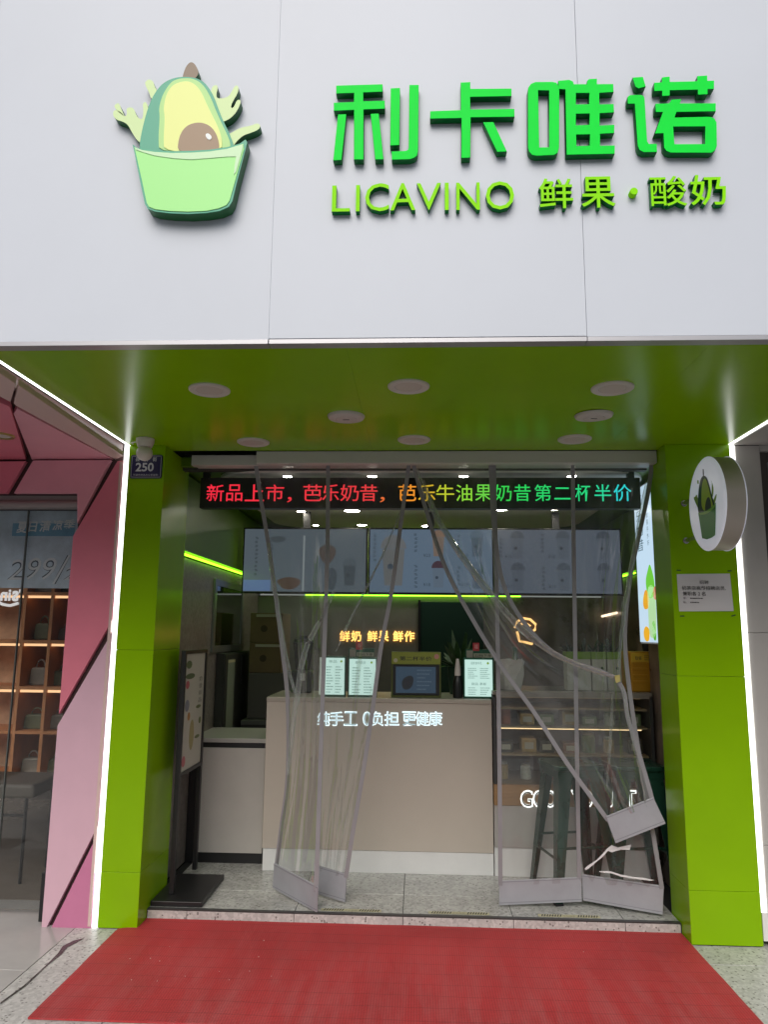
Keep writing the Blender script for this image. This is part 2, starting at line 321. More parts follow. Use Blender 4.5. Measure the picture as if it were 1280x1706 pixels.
E_CUPIN = [(-1.114, 3.471), (-1.085, 3.458), (-1.031, 3.448), (-0.959, 3.442), (-0.887, 3.442), (-0.816, 3.445), (-0.745, 3.455), (-0.683, 3.475), (-0.679, 3.452), (-0.707, 3.321), (-0.726, 3.236), (-0.737, 3.217), (-0.766, 3.204), (-0.815, 3.194), (-0.886, 3.192), (-0.957, 3.196), (-1.013, 3.204), (-1.04, 3.215), (-1.05, 3.232), (-1.076, 3.332)]
E_CUPHI = [(-1.112, 3.468), (-1.079, 3.455), (-1.031, 3.446), (-0.959, 3.44), (-0.887, 3.44), (-0.816, 3.443), (-0.745, 3.453), (-0.683, 3.472), (-0.684, 3.452), (-0.705, 3.356), (-0.713, 3.343), (-0.712, 3.382), (-0.708, 3.42), (-0.743, 3.42), (-0.814, 3.415), (-0.885, 3.411), (-0.957, 3.418), (-1.03, 3.431), (-1.073, 3.445), (-1.106, 3.458)]
TICK = [('新', (-1.372, -1.258, 2.432, 2.543, 0.0)), ('品', (-1.242, -1.136, 2.432, 2.543, 0.047)), ('上', (-1.12, -0.994, 2.432, 2.543, 0.09)), ('市', (-0.983, -0.865, 2.433, 2.543, 0.14)), ('，', (-0.844, -0.813, 2.425, 2.46, 0.189)), ('芭', (-0.74, -0.616, 2.433, 2.543, 0.227)), ('乐', (-0.616, -0.507, 2.433, 2.543, 0.272)), ('奶', (-0.499, -0.379, 2.433, 2.543, 0.315)), ('昔', (-0.371, -0.259, 2.433, 2.543, 0.361)), ('，', (-0.243, -0.212, 2.426, 2.461, 0.408)), ('芭', (-0.124, -0.009, 2.434, 2.543, 0.451)), ('乐', (0.003, 0.114, 2.434, 2.543, 0.498)), ('牛', (0.118, 0.233, 2.434, 2.543, 0.54)), ('油', (0.244, 0.348, 2.434, 2.543, 0.587)), ('果', (0.367, 0.473, 2.434, 2.543, 0.632)), ('奶', (0.489, 0.599, 2.434, 2.543, 0.677)), ('昔', (0.614, 0.72, 2.435, 2.543, 0.724)), ('第', (0.743, 0.849, 2.435, 2.543, 0.772)), ('二', (0.868, 0.97, 2.446, 2.524, 0.818)), ('杯', (1.0, 1.098, 2.435, 2.544, 0.867)), ('半', (1.121, 1.226, 2.435, 2.544, 0.913)), ('价', (1.241, 1.353, 2.435, 2.544, 0.958))]
TAPE = [(1.132, 0.145, 1.369), (1.163, 0.145, 1.376), (1.165, 0.145, 1.339), (1.141, 0.145, 1.328), (1.132, 0.139, 1.369), (1.163, 0.139, 1.376), (1.165, 0.139, 1.339), (1.141, 0.139, 1.328)]
GLARE_STREAKS = [[(0.939, 0.306, 0.2), (0.958, 0.323, 0.2), (1.009, 0.355, 0.2), (1.043, 0.388, 0.2), (1.069, 0.416, 0.2), (1.095, 0.435, 0.2), (1.128, 0.423, 0.2), (1.203, 0.44, 0.2), (1.194, 0.411, 0.2), (1.144, 0.412, 0.2), (1.094, 0.397, 0.2), (1.073, 0.404, 0.2), (1.043, 0.372, 0.2), (1.008, 0.346, 0.2), (0.966, 0.311, 0.2), (0.947, 0.3, 0.2)], [(1.019, 0.296, 0.2), (1.081, 0.297, 0.2), (1.138, 0.281, 0.2), (1.212, 0.269, 0.2), (1.262, 0.267, 0.2), (1.323, 0.256, 0.2), (1.302, 0.252, 0.2), (1.212, 0.261, 0.2), (1.138, 0.27, 0.2), (1.089, 0.286, 0.2), (1.023, 0.291, 0.2)]]
COUNTERTXT = [('纯', (-0.667, -0.594, 0.986, 1.068)), ('手', (-0.586, -0.501, 0.987, 1.069)), ('工', (-0.489, -0.408, 0.989, 1.071)), ('0', (-0.36, -0.316, 0.99, 1.072)), ('负', (-0.304, -0.231, 0.991, 1.073)), ('担', (-0.215, -0.127, 0.993, 1.074)), ('更', (-0.098, -0.01, 0.994, 1.076)), ('健', (-0.006, 0.074, 0.996, 1.077)), ('康', (0.082, 0.162, 0.997, 1.079))]
GOODTXT = [('G', (0.679, 0.748, 0.494, 0.591)), ('O', (0.76, 0.83, 0.495, 0.592)), ('O', (0.834, 0.896, 0.497, 0.594)), ('D', (0.911, 0.981, 0.498, 0.595)), ('Y', (1.004, 1.065, 0.5, 0.597)), ('O', (1.073, 1.135, 0.501, 0.598)), ('G', (1.146, 1.208, 0.503, 0.599)), ('U', (1.216, 1.269, 0.504, 0.6)), ('R', (1.281, 1.335, 0.505, 0.602)), ('T', (1.35, 1.415, 0.507, 0.603))]
FOLDS = [(2, [(-0.009, 0.2, 2.597), (0.094, 0.185, 2.34), (0.237, 0.171, 2.1), (0.446, 0.154, 1.814), (0.66, 0.139, 1.582), (0.879, 0.131, 1.448), (1.127, 0.125, 1.363)], 0.02), (2, [(0.032, 0.2, 2.529), (0.159, 0.182, 2.229), (0.371, 0.163, 1.92), (0.543, 0.15, 1.709)], 0.013), (0, [(-0.505, 0.19, 1.845), (-0.575, 0.194, 1.683), (-0.658, 0.199, 1.523), (-0.691, 0.202, 1.4), (-0.706, 0.206, 1.26), (-0.733, 0.212, 1.053), (-0.754, 0.22, 0.78)], 0.017), (0, [(-0.922, 0.22, 2.138), (-0.868, 0.22, 1.844), (-0.815, 0.22, 1.575), (-0.765, 0.22, 1.363), (-0.725, 0.22, 1.241)], 0.014), (1, [(-0.17, 0.24, 2.162), (-0.278, 0.25, 1.941), (-0.386, 0.259, 1.722), (-0.492, 0.27, 1.488)], 0.007), (1, [(-0.104, 0.24, 2.349), (-0.206, 0.25, 2.089), (-0.35, 0.261, 1.795), (-0.465, 0.27, 1.578)], 0.006), (4, [(1.392, 0.21, 2.531), (1.315, 0.196, 2.198), (1.24, 0.183, 1.874), (1.19, 0.17, 1.594), (1.157, 0.16, 1.361)], 0.012), (4, [(1.134, 0.19, 1.285), (1.109, 0.19, 1.016), (1.078, 0.19, 0.752)], 0.008), (2, [(1.165, 0.12, 1.324), (1.202, 0.12, 1.092), (1.245, 0.12, 0.865), (1.269, 0.12, 0.69)], 0.007)]
GZ1 = [(-1.808, -0.819), (-1.789, -0.657), (-1.791, -0.461), (-1.798, -0.32), (-1.815, -0.235), (-1.791, -0.166), (-1.749, -0.133), (-1.762, -0.187), (-1.784, -0.248), (-1.774, -0.332), (-1.783, -0.454), (-1.777, -0.668), (-1.799, -0.834)]
CURTAIN = [([(-1.025, 0.225, 2.642), (-0.99, 0.244, 2.424), (-0.94, 0.266, 2.162), (-0.889, 0.293, 1.848), (-0.839, 0.323, 1.501), (-0.8, 0.352, 1.177), (-0.794, 0.39, 0.749), (-0.829, 0.419, 0.431), (-0.855, 0.44, 0.2)], [(-0.552, 0.225, 2.642), (-0.543, 0.21, 2.157), (-0.544, 0.197, 1.755), (-0.547, 0.182, 1.333), (-0.55, 0.168, 0.926), (-0.553, 0.154, 0.534), (-0.556, 0.14, 0.172)], [(-0.859, 0.44, 0.227), (-0.552, 0.13, 0.201), (-0.555, 0.13, 0.067), (-0.862, 0.44, 0.085)], 0.012, 0.05, (1, 1)), ([(-0.545, 0.235, 2.644), (-0.546, 0.262, 2.163), (-0.551, 0.286, 1.758), (-0.559, 0.312, 1.325), (-0.568, 0.337, 0.9), (-0.576, 0.363, 0.484), (-0.579, 0.38, 0.21)], [(-0.046, 0.225, 2.641), (-0.089, 0.231, 2.31), (-0.149, 0.239, 1.85), (-0.211, 0.245, 1.509), (-0.261, 0.252, 1.124), (-0.311, 0.259, 0.781), (-0.366, 0.265, 0.445), (-0.401, 0.27, 0.208)], [(-0.583, 0.38, 0.237), (-0.404, 0.27, 0.228), (-0.412, 0.27, 0.076), (-0.579, 0.38, 0.078)], 0.01, 0.03, (0, 1)), ([(-0.038, 0.215, 2.639), (0.043, 0.206, 2.343), (0.166, 0.196, 1.976), (0.334, 0.186, 1.656), (0.505, 0.177, 1.38), (0.672, 0.169, 1.145), (0.85, 0.16, 0.868), (1.061, 0.15, 0.574)], [(0.457, 0.215, 2.638), (0.472, 0.199, 2.232), (0.542, 0.182, 1.834), (0.785, 0.169, 1.514), (1.15, 0.161, 1.355), (1.212, 0.151, 1.122), (1.272, 0.14, 0.895), (1.324, 0.13, 0.673)], [(1.053, 0.14, 0.602), (1.316, 0.13, 0.711), (1.375, 0.12, 0.575), (1.098, 0.13, 0.463)], 0.012, -0.03, (1, 1)), ([(0.463, 0.23, 2.642), (0.471, 0.253, 1.801), (0.474, 0.278, 0.926), (0.471, 0.3, 0.177)], [(0.962, 0.23, 2.641), (0.953, 0.263, 1.805), (0.946, 0.298, 0.931), (0.942, 0.33, 0.195)], [(0.472, 0.3, 0.203), (0.946, 0.33, 0.224), (0.945, 0.33, 0.092), (0.47, 0.3, 0.071)], 0.008, 0.02, (1, 1)), ([(0.976, 0.24, 2.643), (0.963, 0.276, 1.806), (0.956, 0.315, 0.928), (0.953, 0.35, 0.189)], [(1.443, 0.23, 2.641), (1.412, 0.229, 2.461), (1.346, 0.228, 2.202), (1.275, 0.227, 1.913), (1.233, 0.226, 1.594), (1.246, 0.225, 1.284), (1.289, 0.223, 0.881), (1.334, 0.222, 0.556), (1.375, 0.22, 0.208)], [(0.954, 0.35, 0.234), (1.379, 0.22, 0.221), (1.365, 0.22, 0.071), (0.956, 0.35, 0.092)], 0.012, -0.04, (0, 1))]

# ------------------------------------------------------------------ ground
ground = struct(box('ground', mat('street_asphalt', (.19, .19, .19), .8, var=.15, vscale=2), None, -120, 120, -120, 0.2, -.40, -.115))
pave = struct(box('pavement', M_gap, None, -14, 14, -4.2, 0.139, -.11, -.006))
def slab(x0, x1, y0, y1, m, z=0., g=.002, dz=None, parent=None):
    dz = random.uniform(-.0012, .0012) if dz is None else dz
    return box('slab', m, parent or pave, x0 + g, x1 - g, y0 + g, y1 - g, -.03 + z, z + dz, .002)
for y0, y1 in ((-1.03, -.22), (-.22, .137)):
    slab(-1.86, -1.30, y0, y1, M_terr); slab(1.33, 1.93, y0, y1, M_terr)
for y0, y1 in ((-1.03, -.42), (-.42, .137)):
    for i in range(4): slab(-1.30 + i * .6575, -1.30 + (i + 1) * .6575, y0, y1, M_terr)
slab(1.93, 2.5, -1.03, -.35, M_terr); slab(1.93, 2.5, -.35, .137, M_terr)
M_kerb = terrazzo('grey_kerb_stone', (.36, .36, .36), .5, chip=.4, scale=80)
for i in range(6): slab(-3.0 + i, -2.0 + i, -1.30, -1.03, M_kerb)
for i in range(9):
    for j in range(4): slab(-4.5 + i, -3.5 + i, -1.30 - .7 * (j + 1), -1.30 - .7 * j, M_kerb)
M_gloss = mat('polished_grey_tile', (.46, .44, .425), .12, var=.12, vscale=1.6, spec=.6)
for x0, x1 in ((-3.66, -2.76), (-2.76, -1.86)):
    for y0, y1 in ((-1.03, -.51), (-.51, .39)): slab(x0, x1, y0, y1, M_gloss, g=.002)
# dark water stain creeping along the joint between neighbour's tiles and the stone strip
st = MB()
for pts in (GZ1,): st.prism([tuple(p) for p in pts], 'z', .0014, .0022)
o = obj('water_stain', st, mat('damp_dirt', (.06, .055, .05), .25, var=.3, vscale=20), pave)

# ------------------------------------------------------------------ the shop building
shop = thing('shop_building', 'yogurt shop with white fascia board and glossy lime green canopy and pillars', 'shop', (0, 0, 0))
for x0, x1, z in ((-2.95, -1.7595, 2.683), (-1.7585, -.5678, 2.683), (-.5673, .6284, 2.6865), (.6298, 1.82, 2.684), (1.821, 3.0, 2.684)):
    box('fascia_panel', M_white, shop, x0, x1, YF, YF + .03, z + .012, 4.55, .0006)
box('fascia_backing', mat('joint_grey', (.52, .52, .54), .8), shop, -2.9, 2.95, YF + .032, YF + .06, 2.72, 4.5)
for x0, x1 in ((-2.95, -.5685), (-.5655, .6280), (.6300, 3.0)):
    box('fascia_trim', M_trim, shop, x0, x1, YF - .004, YF + .045, 2.676, 2.694, .001)
# upper storey wall behind and over the sign
box('upper_wall', mat('grey_render', (.4, .4, .4), .8, var=.1), shop, -4, 4, -1.2, 3.2, 4.4, 7.5)
# soffit panels
for x0, x1 in ((XL + .006, -.2805), (-.28, 1.1195), (1.12, XR - .006)):
    box('soffit_panel', M_green, shop, x0, x1, YF + .047, .13, ZC, ZC + .02, .0004)
box('canopy_body', M_gap, shop, -2.9, 2.95, YF + .062, .47, 2.735, 4.39)
# pillars clad with panels; joints left open
def pillar(x0, x1, y1, zs, inner_x):
    p = box('pillar', M_gap, shop, x0 + .006, x1 - .006, .006, y1 - .006, 0.0, ZC - .001)
    for a, b in zip(zs[:-1], zs[1:]):
        obj('cladding_panel', MB().box(x0, x1, 0, y1, a + .0007, b - .0007), M_green, p, bevel=.0012)
pillar(XL, XLI, .47, [.004, .29, 1.49, ZC], XLI)
pillar(XRI, XR, .30, [.004, .27, 1.38, ZC], XRI)
# light strips edging the green frame
def strip(x0, x1, y0, y1, z0, z1): return box('light_strip', M_led, shop, x0, x1, y0, y1, z0, z1)
strip(XL - .031, XL - .004, .002, .03, .004, ZC + .01)
strip(XR + .004, XR + .029, .002, .03, .17, ZC + .01)
box('strip_end', M_wht, shop, XR + .004, XR + .034, .002, .03, .03, .168)
strip(XL - .007, XL + .001, YF + .05, -.001, ZC - .004, ZC + .01)
strip(XR - .002, XR + .010, YF + .05, -.001, ZC - .004, ZC + .01)

# interior shell
M_ceil = mat('interior_ceiling_white', (.80, .79, .75), .7, var=.03)
M_gwall = mat('interior_green_wall', (.10, .20, .01), .35, var=.06)
M_back = mat('grey_concrete_wall', (.17, .16, .145), .6, var=.22, vscale=2.2, bump=.1, bscale=14)
M_rock = mat('brown_stone_wall', (.13, .095, .075), .35, var=.55, vscale=3.5, bump=.5, bscale=9)
ZI = 2.62
box('left_wall', M_terrw, shop, -1.75, -1.575, .472, 3.1, 0.06, 2.09)
box('left_wall', M_gwall, shop, -1.75, -1.525, .474, 3.1, 2.12, ZI)
box('back_wall', M_back, shop, -1.574, .78, 3.0, 3.15, .06, 1.956)
box('back_wall', M_rock, shop, .782, 1.80, 3.0, 3.15, .06, 1.956)
box('back_wall', M_gwall, shop, -1.574, 1.80, 2.95, 3.1, 1.975, ZI)
box('right_wall', M_rock, shop, 1.802, 1.95, .92, 3.1, 0.06, 2.09)
box('right_wall', M_gwall, shop, 1.76, 1.95, .92, 2.948, 2.12, ZI)
box('right_pier', M_rock, shop, 1.57, 1.95, .302, .918, 0.06, ZI)
M_cove = emis('green_light_cove', (.30, 1, .02), 3.2)
box('light_cove', M_cove, shop, -1.573, -1.548, .48, 2.9, 2.102, 2.112)
box('light_cove', M_cove, shop, -1.1, 1.0, 2.97, 2.995, 1.957, 1.967)
box('light_cove', M_cove, shop, 1.77, 1.798, 1.9, 2.9, 2.102, 2.112)
box('ceiling', M_gwall, shop, -1.75, 1.95, .30, 3.15, ZI + .021, ZI + .08)
def rrect(x0, x1, y0, y1, r, n=8):
    p = []
    for cx, cy, a0 in ((x1 - r, y1 - r, 0), (x0 + r, y1 - r, 90), (x0 + r, y0 + r, 180), (x1 - r, y0 + r, 270)):
        for i in range(n + 1):
            a = R(a0 + 90 * i / n); p.append((cx + r * math.cos(a), cy + r * math.sin(a)))
    return p
obj('ceiling_panel', MB().prism(rrect(-1.36, 1.5, .36, 2.93, .35), 'z', ZI, ZI + .02), M_ceil, shop)
box('door_head', mat('door_head_dark', (.06, .06, .055), .6), shop, -1.518, 1.439, .345, .40, ZI + .004, 2.733)
# door header: two white rails
M_rail = mat('white_rail', (.52, .51, .48), .4)
box('door_rail', M_rail, shop, -.995, 1.436, .135, .20, 2.622, 2.698, .003)
box('door_rail', M_rail, shop, -1.420, -.998, .20, .26, 2.625, 2.690, .003)
box('door_rail', M_rail, shop, -1.415, 1.436, .262, .34, 2.634, 2.654, .003)
# shop floor: base, nosing stones, tiles
sfloor = struct(box('shop_floor', M_gap, None, -1.574, 1.80, .141, 3.0, -.05, FL - .008))
joints = [-1.516, -1.29, -.685, -.078, .531, 1.137, 1.436]
for a, b in zip(joints[:-1], joints[1:]):
    box('step_stone', M_terr, sfloor, a + .0015, b - .0015, .139, .165, 0.0, FL - .006, .002)
    for k, (y0, y1) in enumerate(((.145, .47), (.47, 1.07), (1.07, 1.67), (1.67, 2.3), (2.3, 2.99))):
        box('floor_tile', M_tile, sfloor, a + .0015, b - .0015, y0 + (.024 if k == 0 else .0015), y1 - .0015, FL - .03, FL + random.uniform(-.0006, .0006), .0015)
box('step_trim', M_darkgrey, sfloor, -1.516, 1.436, .137, .167, FL - .0055, FL + .001)

# warning stickers along the step edge
M_stk = mat('pale_yellow_sticker', (.46, .43, .27), .4); M_prn = mat('dark_print', (.03, .03, .025), .5)
for i, x in enumerate((-.37, .235, .845)):
    t = thing('warning_sticker', ('striped step warning sticker by the left curtain foot', 'striped step warning sticker in the middle of the doorway step',
              'striped step warning sticker under the right curtain feet')[i], 'sticker', (x, .195, FL + .001), 'warning stickers on the step edge')
    box('sticker_sheet', M_stk, t, x - .17, x + .17, .178, .212, FL + .001, FL + .0022)
    s = MB()
    for sd_ in (-1, 1):
        for k in range(8):
            a = x + sd_ * .10 + (k - 3.5) * .0145
            s.prism([(a - .005, .181), (a + .002, .181), (a + .010, .209), (a + .003, .209)], 'z', FL + .0023, FL + .0028)
    stuff(obj('stripe_print', s, M_prn, t))
    v, f = glyphs('小心台阶'); mxx = max(p[0] for p in v)
    me = bpy.data.meshes.new('writing'); me.from_pydata([(x - .035 + p[0] / mxx * .07, .186 + p[1] * .018, FL + .0024) for p in v], [], f)
    fin('writing', me, M_prn, t)

# ------------------------------------------------------------------ canopy discs
lamp0 = thing('ceiling_lamp', 'x', 'ceiling lamp', (0, 0, ZC), 'round white lamps in the green canopy')
obj('rim', MB().lathe([(.060, 0), (.062, -.006), (.088, -.010), (.094, -.006), (.095, .0)], (0, 0, ZC), n=40), mat('lamp_rim', (.60, .56, .52), .35), lamp0, smooth=True)
obj('diffuser', MB().lathe([(.0001, -.006), (.0595, -.0055), (.0605, -.001)], (0, 0, ZC), n=32), M_pale, lamp0, smooth=True)
first = True
for x, y, lb in ((-.961, -1.022, 'round white lamp, left one of the front row, in green canopy'),
                 (-.042, -1.055, 'round white lamp, middle one of the front row, in green canopy'),
                 (.877, -1.014, 'round white lamp, right one of the front row, in green canopy'),
                 (-.966, -.084, 'round white lamp at the back of canopy, left one over the doorway'),
                 (-.022, -.129, 'round white lamp at the back of canopy, middle one over the doorway'),
                 (.892, -.133, 'round white lamp at the back of canopy, right one over the doorway')):
    o = lamp0 if first else clone(lamp0)
    first = False; o.location = (x, y, ZC); o['label'] = lb
sp0 = thing('ceiling_speaker', 'x', 'speaker', (0, 0, ZC), 'round ceiling speakers with slot in the canopy')
obj('grille', MB().lathe([(.0001, -.020), (.05, -.019), (.052, -.014), (.055, -.019), (.090, -.014), (.096, -.004), (.096, 0)], (0, 0, ZC), n=40), mat('speaker_face', (.56, .52, .49), .45), sp0, smooth=True)
obj('slot', MB().box(-.016, .016, -.004, .004, ZC - .0215, ZC - .0185), M_black, sp0)
sp0.location = (-.369, -.596, ZC); sp0['label'] = 'round white ceiling disc with a small slot, left of the two between lamp rows'
o = clone(sp0); o.location = (.891, -.599, ZC); o['label'] = 'round white ceiling disc with a small slot, right one, hanging slightly loose'
o.rotation_euler = (R(1.5), R(-2), .3)

# ------------------------------------------------------------------ sign lettering
YS = YF - .034
big = thing('sign_lettering', 'row of four large bright green raised Chinese characters on white fascia', 'sign letters', (.15, YF, 3.55))
def chars(parent, m, lst, y, depth, bev=.0015):
    for loops in lst: sides(outline('character', loops, m, parent, y, depth, bev), M_lside)
chars(big, M_letter, BIGCHARS, YS, .033)
lat = thing('latin_lettering', 'thin lime green Latin letters mounted below the large characters', 'sign letters', (-.1, YF, 3.2))
for ch, b in zip('LICAVINO', LATBOX): text('letter', ch, M_letter2, lat, b[0], b[1], b[2], b[3], YF - .028, .027, bold=-.002, side=M_lside)
sub = thing('tagline_lettering', 'small lime green Chinese characters with a dot at lower right of fascia', 'sign letters', (.7, YF, 3.2))
for ch, b in zip('鲜果酸奶', SUBBOX): text('character', ch, M_letter2, sub, b[0], b[1], b[2], b[3], YF - .028, .027, bold=.003 if ch == '酸' else .008, side=M_lside)
obj('dot', MB().lathe([(.0001, YF - .028), (.014, YF - .028), (.015, YF - .026), (.015, YF - .001)], (DOT[0], 0, DOT[1]), 'y', 20), M_letter2, sub, smooth=True)

# ------------------------------------------------------------------ emblem: halved avocado in a cup
emb = thing('shop_emblem', 'raised emblem of a halved avocado in a green cup with splashes', 'emblem', (-.87, YF, 3.4))
K_teal = mat('emblem_teal', (.035, .38, .23), .35); K_lime = mat('emblem_light_green', (.36, .90, .26), .35); K_mint = mat('emblem_mint', (.58, .86, .52), .35)
K_flesh = mat('emblem_flesh', (.82, .90, .28), .35); K_rim = mat('emblem_rim', (.42, .75, .24), .35); K_stone = mat('emblem_stone', (.30, .19, .10), .35)
K_spl = mat('emblem_splash', (.62, .82, .38), .35); K_stem = mat('emblem_stem', (.22, .15, .09), .4); K_side = mat('emblem_side_green', (.01, .12, .03), .4)
K_white = mat('emblem_highlight', (.8, .85, .85), .3)
y0 = YF - .045
for lp in E_SPLASH: sides(outline('splash', [smooth_loop(lp)], K_spl, emb, y0 + .008, .034), K_side)
for lp in E_SPLASH: outline('splash_edge', [smooth_loop(lp)], K_side, emb, y0 + .0425, .003)
sides(outline('stem', [smooth_loop(E_STEM)], K_stem, emb, y0 + .006, .036), K_side)
outline('avocado_skin', [smooth_loop(E_SKIN)], K_teal, emb, y0 + .002, .040)
outline('avocado_rim', [smooth_loop(E_RIM)], K_rim, emb, y0 - .001, .0028)
outline('avocado_flesh', [smooth_loop(E_FLESH)], K_flesh, emb, y0 - .004, .0028)
outline('avocado_stone', [smooth_loop(E_STONE)], K_stone, emb, y0 - .007, .0028)
outline('stone_highlight', [smooth_loop(E_HI)], K_white, emb, y0 - .009, .0018)
outline('cup', [E_CUP], K_side, emb, y0 - .0085, .050)
outline('cup_outline', [E_CUP], K_teal, emb, y0 - .0115, .0028)
outline('cup_face', [E_CUPIN], K_lime, emb, y0 - .0145, .0028)
outline('cup_band', [E_CUPHI], K_mint, emb, y0 - .0168, .0022)

# ------------------------------------------------------------------ red rug
def rug_mat():
    m = mat('red_ribbed_mat', (.43, .032, .035), .75, var=.16, vscale=1.9, bump=.35, bscale=160)
    nt = m.node_tree; n = nt.nodes; l = nt.links; b = n['Principled BSDF']
    src = b.inputs['Base Color'].links[0].from_socket
    tc = n.new('ShaderNodeTexCoord'); sep = n.new('ShaderNodeSeparateXYZ'); l.new(tc.outputs['Object'], sep.inputs[0])
    # worn, dusty streaks running toward the door, stronger toward the street edge
    mp = n.new('ShaderNodeMapping'); mp.inputs['Scale'].default_value = (7, 1.1, 1); l.new(tc.outputs['Object'], mp.inputs['Vector'])
    nz = n.new('ShaderNodeTexNoise'); nz.inputs['Scale'].default_value = 1.5; nz.inputs['Detail'].default_value = 7; nz.inputs['Roughness'].default_value = .65
    l.new(mp.outputs[0], nz.inputs['Vector'])
    w = n.new('ShaderNodeMapRange'); w.inputs['From Min'].default_value = .42; w.inputs['From Max'].default_value = .66; w.inputs['To Max'].default_value = .50
    l.new(nz.outputs['Fac'], w.inputs['Value'])
    gy = n.new('ShaderNodeMapRange'); gy.inputs['From Min'].default_value = .1; gy.inputs['From Max'].default_value = -.9; gy.inputs['To Min'].default_value = .10; gy.inputs['To Max'].default_value = 1.0
    l.new(sep.outputs[1], gy.inputs['Value'])
    mu = n.new('ShaderNodeMath'); mu.operation = 'MULTIPLY'; l.new(w.outputs[0], mu.inputs[0]); l.new(gy.outputs[0], mu.inputs[1])
    mx = n.new('ShaderNodeMix'); mx.data_type = 'RGBA'; l.new(mu.outputs[0], mx.inputs['Factor']); l.new(src, mx.inputs['A']); mx.inputs['B'].default_value = (.44, .12, .12, 1)
    # dark crosswise seams
    wv = n.new('ShaderNodeMath'); wv.operation = 'MULTIPLY'; wv.inputs[1].default_value = 9.3
    nw = n.new('ShaderNodeTexNoise'); nw.inputs['Scale'].default_value = 2.; l.new(tc.outputs['Object'], nw.inputs['Vector'])
    ad = n.new('ShaderNodeMath'); ad.operation = 'MULTIPLY_ADD'; ad.inputs[1].default_value = .03; l.new(nw.outputs['Fac'], ad.inputs[0]); l.new(sep.outputs[1], ad.inputs[2])
    l.new(ad.outputs[0], wv.inputs[0])
    fr = n.new('ShaderNodeMath'); fr.operation = 'FRACT'; l.new(wv.outputs[0], fr.inputs[0])
    lt = n.new('ShaderNodeMath'); lt.operation = 'LESS_THAN'; lt.inputs[1].default_value = .055; l.new(fr.outputs[0], lt.inputs[0])
    m5 = n.new('ShaderNodeMath'); m5.operation = 'MULTIPLY'; m5.inputs[1].default_value = .32; l.new(lt.outputs[0], m5.inputs[0])
    mx2 = n.new('ShaderNodeMix'); mx2.data_type = 'RGBA'; l.new(m5.outputs[0], mx2.inputs['Factor']); l.new(mx.outputs['Result'], mx2.inputs['A']); mx2.inputs['B'].default_value = (.10, .01, .012, 1)
    l.new(mx2.outputs['Result'], b.inputs['Base Color'])
    # fine diamond ribbing
    ck = n.new('ShaderNodeTexChecker'); ck.inputs['Scale'].default_value = 120
    rot = n.new('ShaderNodeMapping'); rot.inputs['Rotation'].default_value = (0, 0, R(45)); l.new(tc.outputs['Object'], rot.inputs['Vector']); l.new(rot.outputs[0], ck.inputs['Vector'])
    sc = n.new('ShaderNodeMapRange'); sc.inputs['To Min'].default_value = .80; sc.inputs['To Max'].default_value = 1.12; l.new(ck.outputs['Fac'], sc.inputs['Value'])
    vm = n.new('ShaderNodeVectorMath'); vm.operation = 'SCALE'; l.new(mx2.outputs['Result'], vm.inputs[0]); l.new(sc.outputs[0], vm.inputs['Scale']); l.new(vm.outputs[0], b.inputs['Base Color'])
    return m
rb = MB(); NX, NY = 72, 28
RX0, RX1, RY0, RY1 = -1.617, 1.434, -.948, .1375
from mathutils import noise as mn
def rz(x, y): return .0095 + .0035 * max(0, mn.noise((x * 1.7, y * 2.3, 4.))) + .0012 * mn.noise((x * 6, y * 6, 1.))
vs_ = []
for j in range(NY + 1):
    for i in range(NX + 1):
        y = RY0 + (RY1 - RY0) * j / NY
        xa = RX0 + (.004 * mn.noise((y * 3, 2, 0))) + (.101 if y > -.0025 else 0); xb = RX1 + .004 * mn.noise((y * 3, 9, 0)) + (.012 * (RY1 - y))
        x = xa + (xb - xa) * i / NX; vs_.append((x, y, rz(x, y)))
fs_ = [(j * (NX + 1) + i, j * (NX + 1) + i + 1, (j + 1) * (NX + 1) + i + 1, (j + 1) * (NX + 1) + i) for j in range(NY) for i in range(NX)]
k = len(vs_); ring = [i for i in range(NX + 1)] + [j * (NX + 1) + NX for j in range(1, NY + 1)] + [NY * (NX + 1) + i for i in range(NX - 1, -1, -1)] + [j * (NX + 1) for j in range(NY - 1, 0, -1)]
vs_ += [(vs_[q][0], vs_[q][1], .0016) for q in ring]
fs_ += [(ring[i], k + i, k + (i + 1) % len(ring), ring[(i + 1) % len(ring)]) for i in range(len(ring))]
rb.add(vs_, fs_)
rug = obj('entrance_mat', rb, rug_mat(), None, smooth=True)
tag(rug, 'worn red ribbed entrance mat spread on the pavement before the doorway', 'mat')

lit = MB()
for k in range(14):
    x, y = random.gauss(-1.15, .25), random.uniform(-.6, -.05)
    if not (RX0 + .1 < x < RX1): x = random.uniform(-1.4, 1.2)
    z = rz(x, y) + .001; w = random.uniform(.001, .0028)
    lit.prism([(x - w, y - w * .6), (x + w, y - w * .3), (x + w * .4, y + w)], 'z', z, z + .002)
stuff(obj('litter', lit, mat('paper_crumbs', (.6, .58, .54), .8), rug))

